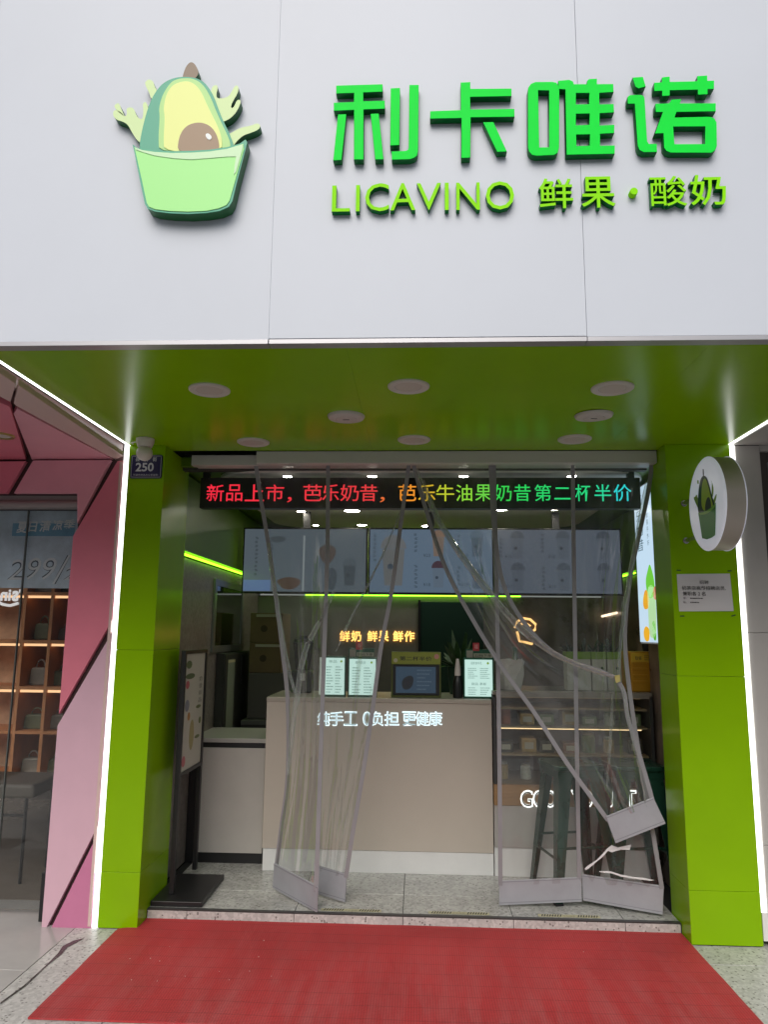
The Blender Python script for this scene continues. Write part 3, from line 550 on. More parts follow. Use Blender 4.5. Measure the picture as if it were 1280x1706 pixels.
# ------------------------------------------------------------------ LED ticker board
led = thing('ticker_board', 'long black LED ticker with red to green Chinese running text above doorway', 'led sign', (0, .42, 2.39))
box('housing', mat('ticker_black', (.010, .010, .010), .35), led, -1.415, 1.41, .40, .47, 2.388, 2.588, .003)
for x in (-1.385, 1.36): box('hanger', M_black, led, x - .022, x + .022, .42, .45, 2.59, 2.66)
for i, (ch, b) in enumerate(TICK):
    t = b[4]
    stops = [(0, (1, .03, .06)), (.36, (1, .05, .06)), (.44, (1, .28, .03)), (.52, (.75, .62, .03)), (.58, (.35, .85, .05)), (.68, (.03, .8, .10)), (.90, (.02, .82, .28)), (.97, (.03, .75, .85)), (1, (.03, .65, .95))]
    for (a, ca), (bb, cb) in zip(stops[:-1], stops[1:]):
        if a <= t <= bb:
            q = (t - a) / (bb - a); col = tuple(ca[k] * (1 - q) + cb[k] * q for k in range(3)); break
    text('character', ch, emis('led_text_%d' % i, col, .62), led, b[0], b[1], b[2], b[3], .3985, bold=.004)

# ------------------------------------------------------------------ strip curtain
cur = thing('strip_curtain', 'clear plastic magnetic door curtain of five panels with grey edges, pulled aside', 'door curtain', (0, .2, 2.64))
box('curtain_rail', M_rail, cur, -.99, 1.43, .202, .258, 2.630, 2.638)
def resample(pts, n):
    pts = [Vector(p) for p in pts]; L = [0]
    for a, b in zip(pts[:-1], pts[1:]): L.append(L[-1] + (b - a).length)
    out = []
    def cr(p0, p1, p2, p3, t): return .5 * ((2 * p1) + (-p0 + p2) * t + (2 * p0 - 5 * p1 + 4 * p2 - p3) * t * t + (-p0 + 3 * p1 - 3 * p2 + p3) * t ** 3)
    for i in range(n):
        s = L[-1] * i / (n - 1); k = 0
        while k < len(L) - 2 and L[k + 1] < s: k += 1
        t = (s - L[k]) / max(1e-9, L[k + 1] - L[k])
        out.append(cr(pts[max(k - 1, 0)], pts[k], pts[k + 1], pts[min(k + 2, len(pts) - 1)], t))
    return out
def panel(Lp, Rp, foot, rip, seed, slack=0.0, bands=(1, 1), bw=.028):
    NV, NU = 150, 84
    A, B = resample(Lp, NV), resample(Rp, NV)
    g = []
    for j in range(NV):
        v = j / (NV - 1); wtop = (B[0] - A[0]).length; w = (B[j] - A[j]).length
        squeeze = max(0., 1 - w / max(wtop, .01))
        row = []
        for i in range(NU):
            u = i / (NU - 1); p = A[j].lerp(B[j], u)
            amp = rip * .7 * (.25 + v) * math.sin(math.pi * u) ** .7 + squeeze * .020 * math.sin(math.pi * u) ** .6
            d = (math.sin(u * math.pi * 2 * (2.3 + seed * .37) + seed + v * 2.2) * .6 + mn.noise((u * 5 + seed * 9, v * 3.0, seed)) * 1.0
                 + .30 * mn.noise((u * 9 + v * 4, v * 3, seed + 3.)) + .05 * mn.noise((u * 22 - v * 9, v * 7, seed + 5.)))
            rd = abs(mn.noise((u * 4.2 + v * 2.6 + seed * 7, v * 1.1, seed + 8.))); rd2 = abs(mn.noise((u * 6.5 - v * 3.1 + seed * 3, v * .9 + 4, seed + 11.)))
            d -= .9 * max(0, 1 - rd / .10) * (.16 + squeeze * 1.3) + .5 * max(0, 1 - rd2 / .07) * (.10 + squeeze * 1.1)
            p = p + Vector((0, amp * d + slack * math.sin(math.pi * u) * math.sin(math.pi * v), 0)); row.append(p)
        g.append(row)
    mb = MB(); mb.add([p for r in g for p in r], [(j * NU + i, j * NU + i + 1, (j + 1) * NU + i + 1, (j + 1) * NU + i) for j in range(NV - 1) for i in range(NU - 1)])
    pn = obj('curtain_panel', mb, M_film, cur, smooth=True)
    for side, on in zip((0, 1), bands):
        if not on: continue
        E = [(r[0] if side == 0 else r[-1]) for r in g]; vs = []
        for j, e in enumerate(E):
            t = (E[min(j + 1, NV - 1)] - E[max(j - 1, 0)]).normalized(); ax = t.cross(Vector((0, 1, 0))).normalized()
            if ax.x < 0: ax = -ax
            s_ = 1 if side == 0 else -1; a = e - ax * s_ * .004; b = e + ax * s_ * bw * .72
            vs += [a + Vector((0, -.004, 0)), b + Vector((0, -.004, 0)), b + Vector((0, .003, 0)), a + Vector((0, .003, 0))]
        fs = [(4 * j + q, 4 * j + (q + 1) % 4, 4 * j + 4 + (q + 1) % 4, 4 * j + 4 + q) for j in range(NV - 1) for q in range(4)] + [(0, 1, 2, 3), (4 * NV - 1, 4 * NV - 2, 4 * NV - 3, 4 * NV - 4)]
        obj('edge_band', MB().add(vs, fs), M_band, pn)
    tl, tr, br, bl = [Vector(p) for p in foot]
    n = (tr - tl).cross(bl - tl).normalized() * .004
    if n.y > 0: n = -n
    obj('curtain_foot', MB().add([tl + n, tr + n, br + n, bl + n, tl - n, tr - n, br - n, bl - n], [(0, 1, 2, 3), (7, 6, 5, 4), (0, 4, 5, 1), (1, 5, 6, 2), (2, 6, 7, 3), (3, 7, 4, 0)]), M_weight, pn, bevel=.002)
    up = (bl - tl).normalized(); hem = MB()
    for fpos in (.06, .9):
        q0 = tl.lerp(bl, fpos) + n * 1.25; q1 = tr.lerp(br, fpos) + n * 1.25; e = up * .0018
        hem.add([q0 - e, q1 - e, q1 + e, q0 + e], [(0, 1, 2, 3)])
    obj('stitching', hem, mat('stitch_grey', (.22, .22, .24), .6), pn)
    return pn
PANELS = CURTAIN
for i, (Lp, Rp, ft, rip, sl, bn) in enumerate(PANELS): panel(Lp, Rp, ft, rip, i + 1.3, sl, bn)
for base, path, rad in FOLDS:
    fd = resample(path, 40); rr = [rad * (.55 + .45 * math.sin(math.pi * k / 39) + .16 * mn.noise((k * .35, base, 2.))) for k in range(40)]
    obj('film_fold', MB().tube([p + Vector((.004 * mn.noise((k * .3, 5, base)), 0, 0)) for k, p in enumerate(fd)], rr, 10, cap=False), M_fold, [o for o in cur.children if o.name.startswith('curtain_panel')][base], smooth=True)
tagp = obj('yellow_tape', MB().add(TAPE, [(0, 1, 2, 3), (7, 6, 5, 4), (0, 4, 5, 1), (1, 5, 6, 2), (2, 6, 7, 3), (3, 7, 4, 0)]), mat('yellow_tape', (.55, .47, .16), .5), cur)
for lp in GLARE_STREAKS: outline('glare_streak', [lp], mat('painted_glare_white', (.75, .76, .76), .35, bump=.6, bscale=60), cur, lp[0][2] if len(lp[0]) > 2 else .30, .002)  # white strips painted in for the glare on the film

# ------------------------------------------------------------------ counter
ctr = thing('counter', 'beige front counter with white plinth and glowing white Chinese slogan', 'counter', (-.25, 1.1, FL))
box('front_panel', M_counter, ctr, -1.02, .497, .85, 1.40, .197, 1.135, .002)
box('counter_top', mat('counter_top_beige', (.44, .40, .34), .3), ctr, -1.022, .497, .845, 1.42, 1.1365, 1.165, .004)
box('plinth', M_base, ctr, -1.015, .497, .857, 1.38, FL, .195, .002)
HALO = emis('white_halo_light', (.75, .93, 1), 1.15); FACE = mat('letter_face', (.42, .55, .60), .5, emit=(.45, .62, .68), estr=.45)
for ch, b in COUNTERTXT:
    h = text('letter_glow', ch, HALO, ctr, b[0] - .006, b[1] + .006, b[2] - .006, b[3] + .006, .8475, bold=.012)
    text('letter_face', ch, FACE, h, b[0], b[1], b[2], b[3], .842, .004, bold=-.008)
# display case on the right
dc = thing('display_case', 'refrigerated display counter with wooden band and glowing English words, behind stools', 'display case', (1.03, 1.1, FL))
M_wood = mat('oak_band', (.30, .18, .085), .45, var=.2, vscale=5, stretch=(1, 8, 8))
M_cgrey = mat('grey_case_panel', (.40, .385, .36), .4, var=.04)
box('plinth', M_base, dc, .503, 1.555, .850, 1.38, FL, .235, .002)
box('lower_panel', M_cgrey, dc, .503, 1.555, .84, 1.40, .2365, .496, .002)
box('wood_band', M_wood, dc, .503, 1.555, .832, 1.40, .4975, .628, .002)
box('case_back', mat('case_back', (.30, .20, .12), .5, var=.3, vscale=4), dc, .503, 1.555, 1.36, 1.40, .6295, 1.20)
for x in (.503, 1.535): box('case_post', M_darkgrey, dc, x, x + .02, .835, 1.36, .6295, 1.20)
box('case_top', mat('case_top_dark', (.10, .095, .085), .25), dc, .503, 1.79, .945, 1.42, 1.2015, 1.222, .002)
box('case_front_rail', mat('case_rail', (.22, .20, .17), .35), dc, .503, 1.555, .835, .944, 1.185, 1.222, .002)
for z in (.80, .98, 1.10):
    sh = box('shelf', mat('case_shelf', (.42, .30, .18), .35), dc, .525, 1.533, .90, 1.355, z, z + .012)
box('shelf_lamp', emis('case_lamp', (1, .66, .34), 1.3), dc, .56, 1.50, .92, .93, 1.178, 1.184)
box('shelf_lamp', emis('case_lamp', (1, .66, .34), 1.3), dc, .56, 1.50, .92, .93, .971, .977)
box('case_glass', M_glass, dc, .525, 1.533, .838, .844, .632, 1.182)
HALO2 = emis('white_neon', (.95, 1, .97), 1.1)
for ch, b in GOODTXT:
    h = text('neon_letter', ch, HALO2, dc, b[0] - .007, b[1] + .007, b[2] - .007, b[3] + .007, .8285, bold=.030 if ch in 'ODUT' else .022)
    mid = text('letter_inset', ch, mat('neon_backing', (.09, .075, .05), .5), h, b[0] + .003, b[1] - .003, b[2] + .003, b[3] - .003, .8265, bold=-.012)
# goods in the case
goods = [((.42, .12, .06), 'red'), ((.45, .30, .12), 'tan'), ((.55, .52, .45), 'cream'), ((.30, .12, .05), 'brown'), ((.08, .07, .06), 'black'), ((.20, .25, .12), 'green')]
shelfname = {.632: 'bottom', .812: 'lower middle', .992: 'upper middle', 1.112: 'top'}
for z in (.632, .812, .992):
    for i in range(7):
        x = .60 + i * .142 + random.uniform(-.015, .015); c, cn = random.choice(goods); h = random.uniform(.075, .135); r = random.uniform(.032, .045)
        kind = random.random()
        pos = ('first', 'second', 'third', 'fourth', 'fifth', 'sixth', 'seventh')[i]
        if kind < .5:
            t = thing('food_jar', '%s food jar, %s from left on the %s shelf of the display case' % (cn, pos, shelfname[z]), 'jar', (x, 1.02, z), 'goods in the display case')
            obj('jar_body', MB().lathe([(.001, z), (r, z + .001), (r * 1.05, z + h * .3), (r, z + h * .8), (r * .8, z + h * .86)], (x, 1.02, 0), n=16), mat('goods_' + cn, c, .35, var=.25, vscale=20), t, smooth=True)
            obj('jar_lid', MB().lathe([(r * .86, z + h * .86), (r * .86, z + h), (.001, z + h)], (x, 1.02, 0), n=16), mat('goods_lid', (.4, .36, .28), .3, metal=.5), t, smooth=True)
        else:
            t = thing('pastry_box', '%s pastry carton, %s from left on the %s shelf of the display case' % (cn, pos, shelfname[z]), 'carton', (x, 1.02, z), 'goods in the display case')
            box('carton', mat('goods_' + cn, c, .35, var=.25, vscale=20), t, x - .05, x + .05, .96, 1.10, z + .001, z + h * .75, .006)
            box('carton_label', mat('goods_label', (.55, .50, .42), .5), t, x - .03, x + .03, .9575, .9595, z + h * .2, z + h * .55)

# ------------------------------------------------------------------ bar stools
stool = thing('bar_stool', 'dark green metal bar stool behind left part of the right curtain', 'bar stool', (0, 0, 0), 'metal bar stools in the doorway')
M_stool = mat('dark_green_steel', (.014, .060, .040), .28, metal=.35, var=.12, vscale=6)
HS = .76
legs = []
for sx in (-1, 1):
    for sy in (-1, 1):
        b = MB(); top = Vector((sx * .135, sy * .135, HS - .03)); bot = Vector((sx * .205, sy * .205, .012))
        def sec(p, w, t):
            # folded sheet leg, an L seen from outside
            return [p + Vector((0, 0, 0)), p + Vector((-sx * w, 0, 0)), p + Vector((-sx * w, -sy * t, 0)), p + Vector((-sx * t, -sy * t, 0)), p + Vector((-sx * t, -sy * w, 0)), p + Vector((0, -sy * w, 0))]
        ts, bs = sec(top, .085, .006), sec(bot, .040, .006)
        n = 6; b.add(ts + bs, [tuple(range(6)), tuple(range(11, 5, -1))] + [(i, (i + 1) % 6, (i + 1) % 6 + 6, i + 6) for i in range(6)])
        lg = obj('leg', b, M_stool, stool)
        obj('foot_cap', MB().box(bot.x - sx * .044, bot.x + sx * .003, bot.y - sy * .044, bot.y + sy * .003, 0, .0118), M_black, lg)
seat = MB().prism(rrect(-.165, .165, -.165, .165, .05, 5), 'z', HS - .028, HS)
obj('seat', seat, M_stool, stool, bevel=.006)
obj('apron', MB().box(-.145, .145, -.145, .145, HS - .075, HS - .029), M_stool, stool)
for z, k in ((.30, .172), (.24, .179)):
    for a, b_ in (((-1, -1), (1, -1)), ((1, -1), (1, 1)), ((1, 1), (-1, 1)), ((-1, 1), (-1, -1))):
        if (z == .30) == (a[0] == -b_[0]):
            obj('rung', MB().tube([(a[0] * k, a[1] * k, z), (b_[0] * k, b_[1] * k, z)], .008), M_stool, stool, smooth=True)
stool.location = (.955, .585, FL + .001); stool.rotation_euler = (0, 0, R(13))
s2 = clone(stool); s2.location = (1.335, .60, FL + .001); s2.rotation_euler = (0, 0, R(4)); s2['label'] = 'dark green metal bar stool nearer to the right green pillar'

# ------------------------------------------------------------------ items on the counter
CT = 1.1655
M_stand = mat('stand_dark_green', (.02, .10, .06), .35)
LIT = screen('lit_menu_sheet', (.60, .86, .78), .62)
INK = mat('menu_ink', (.05, .09, .08), .5, emit=(.12, .22, .20), estr=.5)
def rows(x0, x1, z0, z1, n, y, cols=2):
    s = MB(); dz = (z1 - z0) / n
    for i in range(n):
        for c_ in range(cols):
            a = x0 + (x1 - x0) * (c_ / cols + .06); b = a + (x1 - x0) / cols * random.uniform(.45, .80); z = z1 - dz * (i + .5); q = a
            while q < b:
                w = random.uniform(.004, .010); s.box(q, min(q + w, b), y - .0004, y, z - dz * .16, z + dz * .16); q += w + .0025
    return s
def menu_stand(x0, x1, z1, label, head, y=.93, side=False, mid=None):
    t = thing('menu_stand', label, 'menu stand', ((x0 + x1) / 2, y, CT), 'lit menu stands on the counter')
    box('frame', M_stand, t, x0 - .010, x1 + .010, y, y + .03, CT, z1 + .012, .003)
    box('sheet', LIT, t, x0, x1, y - .004, y - .0005, CT + .014, z1, .0)
    w = x1 - x0; h = z1 - CT
    text('heading', head, INK, t, x0 + w * .22, x0 + w * .62, z1 - h * .13, z1 - h * .055, y - .0052)
    stuff(obj('menu_lines', rows(x0 + w * .06, x1 - w * .06, CT + h * (.08 if not mid else .50), z1 - h * .20, 10 if not mid else 6, y - .0045), INK, t))
    if mid:
        text('heading', mid, INK, t, x0 + w * .24, x0 + w * .78, CT + h * .34, CT + h * .41, y - .0052)
        stuff(obj('menu_lines', rows(x0 + w * .06, x1 - w * .06, CT + h * .08, CT + h * .30, 4, y - .0045), INK, t))
    g = MB().lathe([(.0001, y - .0052), (.008, y - .0052), (.008, y - .0045)], (x1 - w * .16, 0, z1 - h * .09), 'y', 10)
    obj('green_mark', g, mat('menu_green_mark', (.25, .45, .05), .5, emit=(.2, .35, .05), estr=.4), t)
    if side: box('side_sheet', mat('menu_side', (.7, .75, .72), .5, emit=(.5, .6, .55), estr=.25), t, x0 - .034, x0 - .013, y + .005, y + .012, CT + .010, z1 + .002)
    return t
menu_stand(-0.6440, -0.5030, 1.4270, 'lit pale green menu stand at the left end of counter with a white side sheet', '单品', side=True)
menu_stand(-0.4690, -0.2870, 1.4210, 'lit pale green menu stand second from left, just left of the terminal', '推荐组合')
menu_stand(0.3250, 0.5130, 1.4250, 'lit pale green menu stand to the right of the white capped bottle', '招牌 鲜牛乳', mid='甜品 慕斯')
def qr_card(xa, xb, za, zb, label):
    y = .985; t = thing('order_card', label, 'card', ((xa + xb) / 2, y, CT), 'scan-to-order cards behind the menu stands')
    box('card', M_stand, t, xa, xb, y, y + .008, CT, zb, .002)
    box('blank_square', mat('card_beige', (.35, .33, .27), .6), t, xa + .008, xa + .052, y - .003, y - .0005, za, zb - .008)
    box('caption_plate', mat('card_caption', (.42, .42, .32), .6), t, xa + .058, xb - .004, y - .003, y - .0005, za + .002, za + .030)
    text('writing', '扫码下单', M_prn, t, xa + .066, xb - .012, za + .006, za + .026, y - .0036)
    box('stem', M_wht, t, xa + .070, xa + .074, y + .001, y + .004, zb, zb + .02)
    rd = box('red_tag', mat('red_tag', (.50, .05, .06), .5), t, xa + .052, xa + .096, y - .003, y + .002, zb - .010, zb + .045)
    text('writing', '福', mat('tag_print', (.7, .4, .38), .5), rd, xa + .062, xa + .086, zb + .004, zb + .034, y - .0036)
qr_card(-0.4820, -0.3010, 1.4350, 1.4930, 'dark green order card with red tag behind the second menu stand')
qr_card(0.3340, 0.5250, 1.4360, 1.4930, 'dark green order card with red tag behind the menu stand right of the bottle')
# ordering terminal
TX0, TX1, TZ1 = -0.1800, 0.1620, 1.4730
tm = thing('order_terminal', 'olive framed order terminal with dark screen and half price header', 'terminal', ((TX0 + TX1) / 2, .95, CT))
M_olive = mat('olive_plastic', (.10, .12, .03), .45)
box('body', M_olive, tm, TX0, TX1, .93, 1.02, CT, TZ1, .005)
hd = box('header', mat('olive_yellow_header', (.26, .30, .04), .5), tm, TX0 + .003, TX1 - .003, .923, .9295, TZ1 - .082, TZ1 - .003, .001)
text('writing', '第二杯半价', M_prn, hd, TX0 + .058, TX1 - .062, TZ1 - .060, TZ1 - .030, .9222, bold=.01)
obj('fruit_picture', MB().lathe([(.0001, .9215), (.017, .9215), (.017, .9225)], (TX1 - .03, 0, TZ1 - .03), 'y', 14), mat('picture_pink', (.55, .25, .22), .5), hd)
obj('fruit_picture', MB().lathe([(.0001, .9215), (.014, .9215), (.014, .9225)], (TX0 + .03, 0, TZ1 - .058), 'y', 14), mat('picture_cream', (.45, .42, .3), .5), hd)
box('bezel', M_black, tm, TX0 + .012, TX1 - .012, .918, .9294, CT + .018, TZ1 - .088, .003)
sc_ = box('screen', screen('terminal_screen', (.03, .055, .085), .55), tm, TX0 + .032, TX1 - .036, .9165, .9178, CT + .032, TZ1 - .100)
obj('picture', MB().prism(smooth_loop([(TX0 + .07, CT + .12), (TX0 + .13, CT + .155), (TX0 + .16, CT + .13), (TX0 + .14, CT + .06), (TX0 + .08, CT + .05)]), 'y', .9155, .9164), screen('terminal_picture', (.015, .018, .022), .5), sc_)
stuff(obj('menu_lines', rows(TX0 + .17, TX1 - .045, CT + .045, TZ1 - .11, 6, .9163, 1), screen('terminal_lines', (.06, .09, .12), .6), sc_))
# bottle
BX = 0.2780
bt = thing('syrup_bottle', 'black bottle with tall white cap next to the order terminal', 'bottle', (BX, .96, CT))
obj('bottle_body', MB().lathe([(.001, CT), (.034, CT + .002), (.034, CT + .10), (.026, CT + .135), (.021, CT + .15)], (BX, .96, 0), n=20), mat('black_plastic', (.012, .012, .012), .3), bt, smooth=True)
obj('cap', MB().lathe([(.022, CT + .15), (.020, CT + .20), (.010, CT + .262), (.001, CT + .263)], (BX, .96, 0), n=18), mat('white_cap', (.62, .58, .55), .4), bt, smooth=True)
# potted plant
def leaf(mb, base, d, L, w, droop):
    d = Vector(d).normalized(); side = d.cross(Vector((0, 0, 1)))
    side = side.normalized() if side.length > .01 else Vector((1, 0, 0)); pts = []
    for i in range(6):
        t = i / 5; p = Vector(base) + d * L * t - Vector((0, 0, droop * t * t)); ww = w * math.sin(math.pi * (t * .88 + .1)) + .0008
        pts += [p - side * ww, p + side * ww + Vector((0, 0, .001))]
    mb.add(pts, [(2 * i, 2 * i + 1, 2 * i + 3, 2 * i + 2) for i in range(5)])
M_leaf = mat('dark_leaf', (.035, .085, .025), .4, var=.4, vscale=20)
M_leaf2 = mat('black_green_leaf', (.012, .035, .018), .4, var=.4, vscale=20)
def pot_plant(x, y, z, h, label, n, spread, potw, pm, lm, seed):
    rnd = random.Random(seed); t = thing('potted_plant', label, 'plant', (x, y, z))
    ph = h * .45
    obj('pot', MB().lathe([(.001, z), (potw * .8, z + .001), (potw, z + ph), (potw * .9, z + ph), (potw * .85, z + ph * .9), (.001, z + ph * .9)], (x, y, 0), n=20), pm, t, smooth=True)
    for i in range(n):
        a = rnd.uniform(0, 6.28); el = rnd.uniform(.35, 1.4); mb = MB()
        leaf(mb, (x + math.cos(a) * potw * .3, y + math.sin(a) * potw * .3, z + ph * .9), (math.cos(a) * math.cos(el), math.sin(a) * math.cos(el), math.sin(el)), h * rnd.uniform(.45, .75) * spread, h * .045, h * .18 * rnd.random())
        obj('leaf', mb, lm, t, smooth=True)
pot_plant(0.3040, 1.28, CT, .44, 'dark leafy plant in a dark green pot behind the order terminal', 26, 1.0, .085, mat('dark_green_pot', (.015, .05, .035), .4), M_leaf, 3)

# black dispenser with a small white bow
dx, dy = -0.8420, 1.25
t = thing('shake_blender', 'black shake blender with a small white tag at the left end of counter', 'blender', (dx, dy, CT))
box('motor_base', mat('black_plastic', (.012, .012, .012), .3), t, dx - .08, dx + .08, dy - .08, dy + .08, CT, CT + .16, .02)
obj('blender_jug', MB().lathe([(.05, CT + .161), (.075, CT + .34), (.078, CT + .36)], (dx, dy, 0), n=20), mat('smoked_jug', (.02, .02, .02), .15, coat=.5), t, smooth=True)
obj('blender_lid', MB().lathe([(.079, CT + .361), (.07, CT + .385), (.03, CT + .39), (.03, CT + .41), (.001, CT + .412)], (dx, dy, 0), n=20), mat('black_plastic', (.012, .012, .012), .3), t, smooth=True)
box('white_tag', M_wht, t, dx - .005, dx + .03, dy - .0845, dy - .081, CT + .09, CT + .14)

# white cup stack and green bottle right of the counter
jx, jy, jz = 0.6450, 1.02, 1.2225
t = thing('paper_bag', 'crumpled white paper bag on top of the display case behind folded curtain', 'paper bag', (jx, jy, jz))
mb = MB(); n = 18; pr = []
for k, z in enumerate((0, .03, .1, .16, .2)):
    for j in range(n):
        a = 2 * math.pi * j / n; rr = (.062 + .006 * k) * (1 + .10 * math.sin(3 * a + k) + .06 * math.sin(7 * a - 2 * k)); pr.append((jx + rr * math.cos(a) * 1.15, jy + rr * math.sin(a) * .8, jz + z + (.012 * math.sin(5 * a) if k == 4 else 0)))
mb.add(pr, [(k * n + j, k * n + (j + 1) % n, (k + 1) * n + (j + 1) % n, (k + 1) * n + j) for k in range(4) for j in range(n)] + [tuple(range(n - 1, -1, -1))])
obj('bag_body', mb, mat('white_paper', (.5, .48, .44), .7, bump=.4, bscale=25), t)
bx_ = 0.7000
t = thing('green_bottle', 'dark green bottle standing behind the white paper bag', 'bottle', (bx_, 1.16, jz))
obj('bottle_body', MB().lathe([(.001, jz), (.036, jz + .002), (.036, jz + .17), (.018, jz + .22), (.015, jz + .26)], (bx_, 1.16, 0), n=18), mat('bottle_green', (.03, .10, .03), .15, coat=.5), t, smooth=True)
obj('cap', MB().lathe([(.017, jz + .26), (.017, jz + .285), (.001, jz + .286)], (bx_, 1.16, 0), n=14), M_stand, t, smooth=True)

# yellow crate of tissues
cx0, cx1 = 1.4560, 1.6980; cz1 = 1.4890
M_yel = mat('yellow_plastic', (.50, .24, .012), .4, var=.06)
t = thing('tissue_crate', 'orange yellow slatted box with a printed label at the right end of counter', 'box', ((cx0 + cx1) / 2, 1.05, 1.2225))
box('box_body', M_yel, t, cx0, cx1, .955, 1.2, 1.2225, cz1, .006)
for i in range(4):
    z = 1.2225 + .055 + i * .043
    for k in range(2):
        a = cx0 + .012 + k * (cx1 - cx0) * .5; b = a + (cx1 - cx0) * .40
        box('slat', M_yel, t, a, b, .949, .9545, z, z + .018, .002)
lbp = box('label_panel', mat('yellow_label', (.62, .40, .03), .4), t, cx0 + .004, cx1 - .01, .9495, .9545, cz1 - .072, cz1 - .008, .001)
text('writing', '取餐', M_prn, lbp, cx0 + .03, cx0 + .075, cz1 - .056, cz1 - .030, .9490)
obj('writing_lines', rows(cx0 + .09, cx0 + .15, cz1 - .060, cz1 - .02, 3, .9492, 1), M_prn, lbp)
box('blank_square', mat('label_dark_square', (.20, .12, .02), .5), lbp, cx1 - .062, cx1 - .022, .9485, .9492, cz1 - .06, cz1 - .02)
pot_plant(1.6070, 1.08, cz1 + .0015, .17, 'small dark plant standing on the orange yellow box', 12, .9, .035, M_black, M_leaf2, 11)

# green and white planter cartons
for i, (a, b) in enumerate(((1.0330, 1.1970), (1.2050, 1.3030), (1.3110, 1.4050))):
    zt = 1.4840; lb = ('wide', 'middle', 'right hand')[i]
    t = thing('planter_box', '%s white and green planter carton in the row left of the orange box' % lb, 'planter', ((a + b) / 2, 1.06, 1.2225), 'planter cartons on the display case')
    box('carton', mat('planter_white', (.40, .40, .34), .6, var=.06), t, a, b, 1.0, 1.12, 1.2225, zt - .05, .003)
    box('green_rim', mat('planter_green', (.13, .24, .01), .5), t, a - .002, b + .002, .998, 1.122, zt - .0495, zt, .002)
    obj('fruit_mark', MB().lathe([(.0001, .997), (.010, .997), (.010, .9995)], ((a + b) / 2 + .02, 0, zt - .11), 'y', 12), M_leaf2, t)
    rnd = random.Random(20 + i); pl = thing('leafy_plant', 'dark leafy plant growing in the %s planter carton' % lb, 'plant', ((a + b) / 2, 1.06, zt), 'plants in the planter cartons')
    for k in range(16):
        mb = MB(); an = rnd.uniform(0, 6.28); el = rnd.uniform(.5, 1.4)
        leaf(mb, (rnd.uniform(a + .01, b - .01), rnd.uniform(1.02, 1.1), zt - .01), (math.cos(an) * math.cos(el), math.sin(an) * math.cos(el), math.sin(el)), rnd.uniform(.08, .13), .014, .02)
        obj('leaf', mb, M_leaf2, pl, smooth=True)


